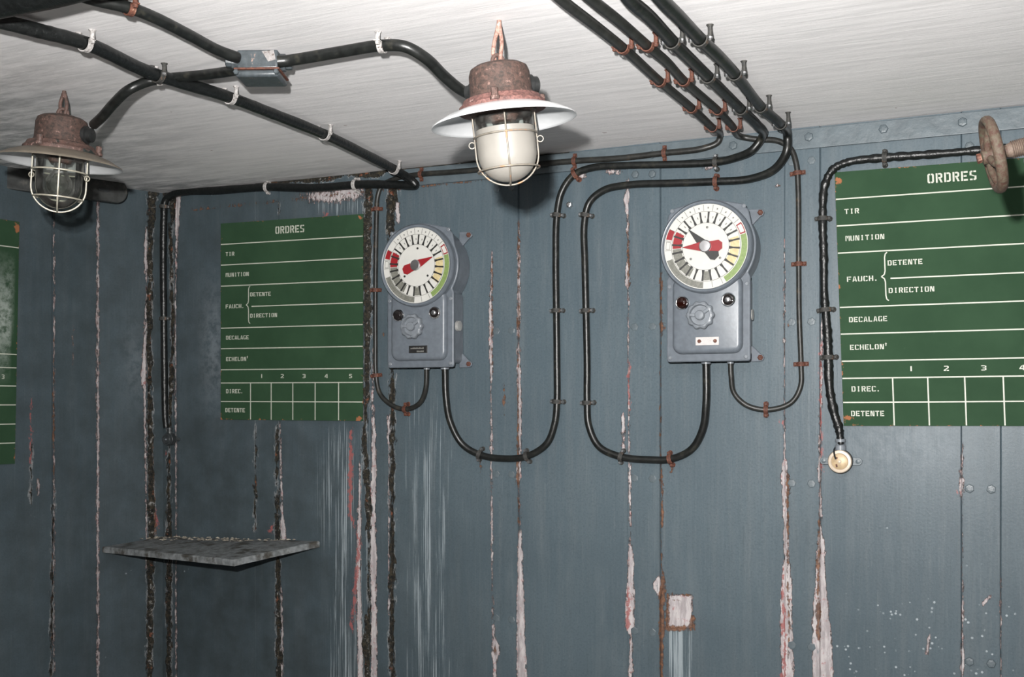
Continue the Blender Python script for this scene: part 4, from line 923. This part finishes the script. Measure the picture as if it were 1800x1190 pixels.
def board(label, corners, words, rows, cols, colrow, mid, brace, rustpts=(), pale=None, pl=MAIN, name='order_board'):
    """corners tl, tr, bl, br as (u, z) on the wall"""
    TL, TR, BL, BR = [Vector(c) for c in corners]; W_ = (TR-TL).length; H_ = (BL-TL).length
    e = thing(name, pl.mat(BL.x, BL.y, 0), label, 'board', 'green order boards on the walls'); bpy.context.view_layer.update(); inv = e.matrix_world.inverted()
    def bp(fx, fy, n):
        p = TL*(1-fx)*(1-fy)+TR*fx*(1-fy)+BL*(1-fx)*fy+BR*fx*fy; return inv@pl.W(p.x, p.y, n)
    # plate as a fine sheet with thickness so that edge rust can be marked
    nx, ny = 48, 64; vs_ = []; fs = []; rz = []; plv = []
    for n_ in (.0062, .0085):
        for j in range(ny+1):
            for i in range(nx+1):
                fx, fy = i/nx, j/ny; vs_.append(bp(fx, fy, n_))
                g = max([max(0, 1-math.hypot((fx-a)*W_, (fy-b)*H_)/r) for (a, b, r) in rustpts] or [0])
                ed = min(fy, 1-fy)*H_; ed2 = min(fx, 1-fx)*W_
                g = max(g, .22*max(0, 1-min(ed, ed2)/.004)); rz.append(g); plv.append(pale(fx, fy) if pale else 0)
    K = (nx+1)*(ny+1)
    for j in range(ny):
        for i in range(nx):
            a = j*(nx+1)+i; fs += [(a, a+1, a+nx+2, a+nx+1), (K+a, K+a+nx+1, K+a+nx+2, K+a+1)]
    for i in range(nx): fs += [(i, K+i, K+i+1, i+1), (ny*(nx+1)+i, ny*(nx+1)+i+1, K+ny*(nx+1)+i+1, K+ny*(nx+1)+i)]
    for j in range(ny): a = j*(nx+1); b_ = a+nx; fs += [(a, a+nx+1, K+a+nx+1, K+a), (b_, K+b_, K+b_+nx+1, b_+nx+1)]
    m = MB(); m.add(vs_, fs); po = m.build('panel', BOARD, e, smooth=30)
    for k_, v_ in (('rust', rz), ('pale', plv)): po.data.attributes.new(k_, 'FLOAT', 'POINT').data.foreach_set('value', v_)
    fn = lambda x, y, z: bp(x, y, z)
    m = MB(); t = .0017/H_; tw = .0017/W_
    for (q, zz) in [(R4(0.002, r-t, .998, r+t), .0089) for r in rows] + [(R4(c-tw, colrow, c+tw, .998), .00885) for c in cols] + ([(R4(mid[0], mid[2]-t, mid[1], mid[2]+t), .0089)] if mid else []):
        m = MB(); m.prism(q, .0084, zz, fn=fn); m.build('ruled_line', LINE, e, smooth=0)
    if brace:
        x, y0, y1, d = brace; ym = (y0+y1)/2; q = [(x+d*.9, y0), (x+d*.25, y0+.006), (x, y0+.02), (x, ym-.022), (x-d*.3, ym-.008), (x-d*1.3, ym), (x-d*.3, ym+.008), (x, ym+.022), (x, y1-.02), (x+d*.25, y1-.006), (x+d*.9, y1)]
        m = MB()
        for i in range(len(q)-1):
            (a, b), (c, d_) = q[i], q[i+1]; L = math.hypot((c-a)*W_, (d_-b)*H_); nxx = (d_-b)*H_/L*.0015/W_; nyy = -(c-a)*W_/L*.0015/H_
            m.prism([(a-nxx, b-nyy), (c-nxx, d_-nyy), (c+nxx, d_+nyy), (a+nxx, b+nyy)], .0084, .0089, fn=fn)
        m.build('brace', LINE, e, smooth=0)
    for (txt, x0, x1, cy, hh) in words:
        m = MB(); n = len(txt); adv = .92
        tot = sum(adv if ch not in "t." else .45 for ch in txt)-.2; sx = (x1-x0)/tot; x = x0
        for ch in txt:
            for poly in GLY[ch]: m.prism([(x+px_*sx, cy+hh/2-py_*hh) for (px_, py_) in poly], .0084, .0090, fn=fn)
            x += (adv if ch not in "t." else .45)*sx
        m.build('lettering', LINE, e, smooth=0)
    return e
Hs = 1083.0/1.03
def wd(t, a, b, cy, hh): 
    return (t, fx1(a), fx1(b), (cy-(100-53*fx1((a+b)/2)))/(1022+61*fx1((a+b)/2)), hh/1045)
WORDS = [wd('ORDRES', 370, 520, 128, 38), wd('TIR', 110, 155, 258, 21), wd('MUNITION', 110, 230, 365, 21), wd('FAUCH.', 110, 200, 531, 21), wd('DETENTE', 238, 345, 467, 21),
 wd('DIRECTION', 238, 378, 578, 21), wd('DECALAGE', 112, 230, 694, 21), wd('ECHELONt', 112, 224, 806, 21), wd('DIREC.', 112, 195, 974, 22), wd('DETENTE', 108, 210, 1073, 22)]
WORDS += [wd(c, x-8, x+8, 895, 20) for c, x in zip('12345', (298, 406, 520, 636, 763))]
BR_ = (fx1(229), .326, .514, .013)
board('smaller-looking green ORDRES board on the wall above the corner shelf', uz1, WORDS, ROWS, COLS, .8135, (fx1(245), .998, .428), BR_, ((.98, .02, .008), (.97, .99, .014), (.0, 1, .010), (.3, 1, .008)))
tl = MAIN.uz(1467, 303, .008); bl = MAIN.uz(1483, 748.5, .008); trz = MAIN.uz(1720, 283.5, .008); slope = (trz[1]-tl[1])/(trz[0]-tl[0])
tr = (tl[0]+UW*1.0, tl[1]+slope*UW); br = (bl[0]+UW*1.0, MAIN.uz(1800, 748, .008)[1])
W2 = []
def f2(px): return (MAIN.uz(px, 560, .008)[0]-tl[0])/UW
for w in WORDS: W2.append(w)
board('right green ORDRES board behind the rusty handwheel, cut off by the right edge', (tl, tr, bl, br), W2, ROWS, COLS, .8135, (fx1(245), .998, .428), BR_, ((.018, .035, .012), (.03, .97, .012), (.0, .45, .008), (.3, 0, .008)))
# third board at the extreme left
a = SIDE.uz(34, 390, .008); b = SIDE.uz(26, 815, .008)
def yfrac(y): return (y-390)/(815-390)
def smear(fx, fy):
    return .9*max(0, min(1, 1-abs(fy-.40)/.28))*max(0, min(1, (.975-fx-.055*abs((fy-.2)))/.02))
board('green board at the extreme left edge with a whitish smear, only a sliver in view', ((a[0]-.44, a[1]), a, (b[0]-.44, b[1]), b), [('3', .885, .905, yfrac(663), .018)],
 [yfrac(y) for y in (436, 623.5, 647, 679, 712, 745.5, 778.5)], [.2, .4, .6, .8], yfrac(679), None, None, ((.99, .03, .02),), smear, pl=SIDE)

# ------------------------------------------------------------------ sockets
def socket(label, pl, px, py, r, brass):
    u, z = pl.uz(px, py, .02); e = thing('socket', pl.mat(u, z, 0), label, 'socket', 'wall sockets at the cable ends')
    body = GREYD if brass else JACK
    m = MB(); m.lathe([(r*.98, .004), (r*1.02, .008), (r*1.02, .026), (r*.9, .028)], seg=40); m.build('base', DARKCLIP if brass else JACK, e)
    m = MB(); m.prism(rrect(-r*1.75, r*1.75, -r*.32, r*.32, r*.31), .0045, .009); m.build('mounting_strap', TRIM if brass else JACK, e, bevel=.001)
    for s in (-1, 1):
        k = MB(); k.lathe([(r*.2, .009), (r*.2, .0115), (r*.1, .0125)], Matrix.Translation((s*r*1.42, 0, 0)), seg=10); k.build('screw', TRIM if brass else JACK, e)
    m = MB(); m.lathe([(r*.96, .026), (r*.98, .030), (r*.92, .0335), (r*.72, .0345), (r*.68, .0325), (r*.66, .0315)], seg=48); m.build('cover_ring', BRASS if brass else JACK, e)
    m = MB(); m.lathe([(r*.665, .029), (r*.665, .0325), (r*.62, .0335), (r*.1, .0338)], seg=40); d = m.build('disc', BRASSD if brass else JACK, e)
    m = MB(); m.lathe([(r*.14, .033), (r*.14, .038), (r*.06, .0395)], seg=14); m.build('centre_screw', BRASS if brass else GREYD, e)
    if brass:
        m = MB()
        for a in (2.3, 4.1): m.box(-.004, .004, -.0022, .0022, .0335, .0350, Matrix.Translation((math.cos(a)*r*.42, math.sin(a)*r*.42, 0))@Matrix.Rotation(a+.8, 4, 'Z'))
        m.build('slots', RUST, e)
        m = MB(); m.tube(catmull([(-r*.42, r*1.15, .020), (-r*.45, r*.95, .036), (-r*.40, r*.55, .0375), (-r*.30, r*.2, .037)], 6), .0022, 8); m.build('tar_drip', TAR, e)
    m = MB(); m.lathe([(r*.46, 0), (r*.46, r*.5), (r*.38, r*.55), (r*.38, r*.8), (r*.44, r*.82), (r*.44, r*1.05), (r*.3, r*1.1)], frame((.0, r*.85, .016), (0, 1, 0)), seg=16); m.build('cable_gland', GREYD if brass else JACK, e)
socket('round brass-covered socket on the wall under the right green board', MAIN, 1477, 811, .0315, True)
socket('small dark round socket in the left corner above the shelf', MAIN, 297, 772, .0215, False)

# ------------------------------------------------------------------ corner shelf
ZS = -.432
def zpt(px, py, z): 
    r = ray(px, py); d = z/r.z; return r*d + Vector((0, 0, CZ))
A = FAC.hit(180, 961, .003); Cc = MAIN.hit(562, 951, .003); Bc = MAIN.W(.004, 0, .006); Bc.z = (A.z+Cc.z)/2-.002; ZS = Bc.z-CZ
D1 = zpt(412, 984, ZS-.004)
sh = thing('corner_shelf', Vector((Bc.x, Bc.y, CZ+ZS)), 'small grey painted corner shelf with a chipped pointed front', 'shelf'); bpy.context.view_layer.update()
o = sh.location
def sub(p, q, n): return [p.lerp(q, k/n) for k in range(n)]
ringp = sub(A, D1, 10)+sub(D1, Cc, 8)+sub(Cc, Bc, 4)+sub(Bc, A, 4)
rg = []
cen = (A+Bc+Cc+D1)/4
for i, p in enumerate(ringp):
    q = p.copy()
    if 0 < i < 18 and i != 10: q += (cen-p).normalized()*random.uniform(0, .004)
    rg.append(q)
m = MB(); n = len(rg); th = .020
lays = [(-.0, th), (0, .003), (.003, 0)]
vs_ = [p-o+Vector((0, 0, -th)) for p in rg] + [p-o+Vector((0, 0, -.003)) for p in rg] + [p-o+(cen-p).normalized()*.004 for p in rg]
fs = []
for i in range(2):
    for k in range(n): fs.append((i*n+k, i*n+(k+1)%n, (i+1)*n+(k+1)%n, (i+1)*n+k))
fs += [tuple(range(n-1, -1, -1)), tuple(2*n+k for k in range(n))]
m.add(vs_, fs); m.build('board', SHELFM, sh, smooth=0)
m = MB()
pA, pC = FAC.W(FAC.uz(215, 706)[0], ZS-th-.010, .012), MAIN.W(MAIN.uz(500, 706)[0], ZS-th-.010, .012)
m.tube([pA-o, Bc+Vector((0, -.01, -th-.012))-o, pC-o], .010, 8); m.build('support_rail', DUCT, sh)
# crumbs of paint lying along the back of the shelf
m = MB()
for k in range(130):
    t = random.random(); s = random.random()**1.6*.62
    base = (Bc.lerp(Cc, t*.85+.05) if random.random() < .75 else Bc.lerp(A, t*.5)).lerp(cen, s+.06)
    zz = max(A.z, 0); q = base.copy()
    # height of the board's top below this point (bilinear between the four corners is near planar)
    wC = max(0, min(1, (q-Bc).dot((Cc-Bc).normalized())/(Cc-Bc).length)); q.z = Bc.z*(1-wC)+Cc.z*wC + .003
    w = random.uniform(.003, .010); hgt = random.uniform(.0015, .004); a = random.random()*6
    M2 = Matrix.Translation(q)@Matrix.Rotation(a, 4, 'Z')
    m.add([M2@Vector(v) for v in ((-w, -w*.5, 0), (w, -w*.6, 0), (w*.7, w*.5, 0), (-w*.8, w*.6, 0), (0, 0, hgt))], [(0,1,4), (1,2,4), (2,3,4), (3,0,4), (3,2,1,0)])
fo = m.build('paint_flakes', FLAKE, smooth=0); tag(fo, 'crumbs of flaked paint and rust along the back of the corner shelf', 'debris', kind='stuff')

# ------------------------------------------------------------------ handwheel
dW = 1.89
cW = ray(1746, 272)*dW + Vector((0, 0, CZ))
v = ray(1746, 272).normalized(); er = v.cross(Vector((0, 0, 1))).normalized(); eu = er.cross(v)
img = (er*.981 + eu*.195).normalized()
ax = (v*.15 + img*.99).normalized()
wheel = thing('handwheel', frame(cW, ax, eu), 'rusty spoked handwheel on a threaded spindle in front of the right green board', 'handwheel')
m = MB(); Rw = .0615; rng_ = 44
vs_ = []; fs = []
for i in range(rng_):
    a = 2*PI*i/rng_
    for k in range(10):
        b = 2*PI*k/10; q = Rw+.0075*math.cos(b); vs_.append((q*math.cos(a), q*math.sin(a), .0095*math.sin(b)))
for i in range(rng_):
    for k in range(10): j = (i+1)%rng_; k2 = (k+1)%10; fs.append((i*10+k, j*10+k, j*10+k2, i*10+k2))
m.add(vs_, fs); m.build('rim', WHEELM, wheel, smooth=60)
for k in range(4):
    a = k*PI/2+.4; d = Vector((math.cos(a), math.sin(a), 0))
    m = MB(); m.tube(catmull([d*.010+Vector((0, 0, -.008)), d*.030+Vector((0, 0, -.006)), d*.050+Vector((0, 0, -.001)), d*.064], 5), [.0065]*11+[.005]*5, 8); m.build('spoke', WHEELM, wheel, smooth=60)
m = MB(); m.lathe([(.008, -.020), (.013, -.018), (.014, -.002), (.016, .010), (.011, .012), (.011, .026)], seg=18); m.build('hub', WHEELM, wheel)
m = MB(); m.lathe([(.0085, -.027), (.0085, -.020), (.0075, -.0195)], seg=6); m.build('nut', RUST, wheel)
# where the axis meets the right wall
tR = (pR.x - cW.x)/ax.x
pr = [(.011, .022), (.012, .024)]; z_ = .030
while z_ < .20:
    pr += [(.0135, z_), (.0158, z_+.0011), (.0135, z_+.0022)]; z_ += .0031
pr += [(.013, .203)]
m = MB(); m.lathe(pr, seg=24); m.build('spindle', SPINDLE, wheel, smooth=30)
m = MB(); m.lathe([(.018, .198), (.034, .200), (.034, .232), (.024, .236), (.024, .300), (.045, .305), (.045, .32), (.03, .325), (.03, tR-.015), (.055, tR-.012), (.055, tR)], seg=28); m.build('valve_bonnet', IRON, wheel)
m = MB(); m.tube([(-.026, .004, .045), (-.026, .004, .215)], .0052, 10); m.box(-.034, -.014, -.004, .012, .205, .222); m.build('guide_rod', GREYD, wheel, smooth=40)
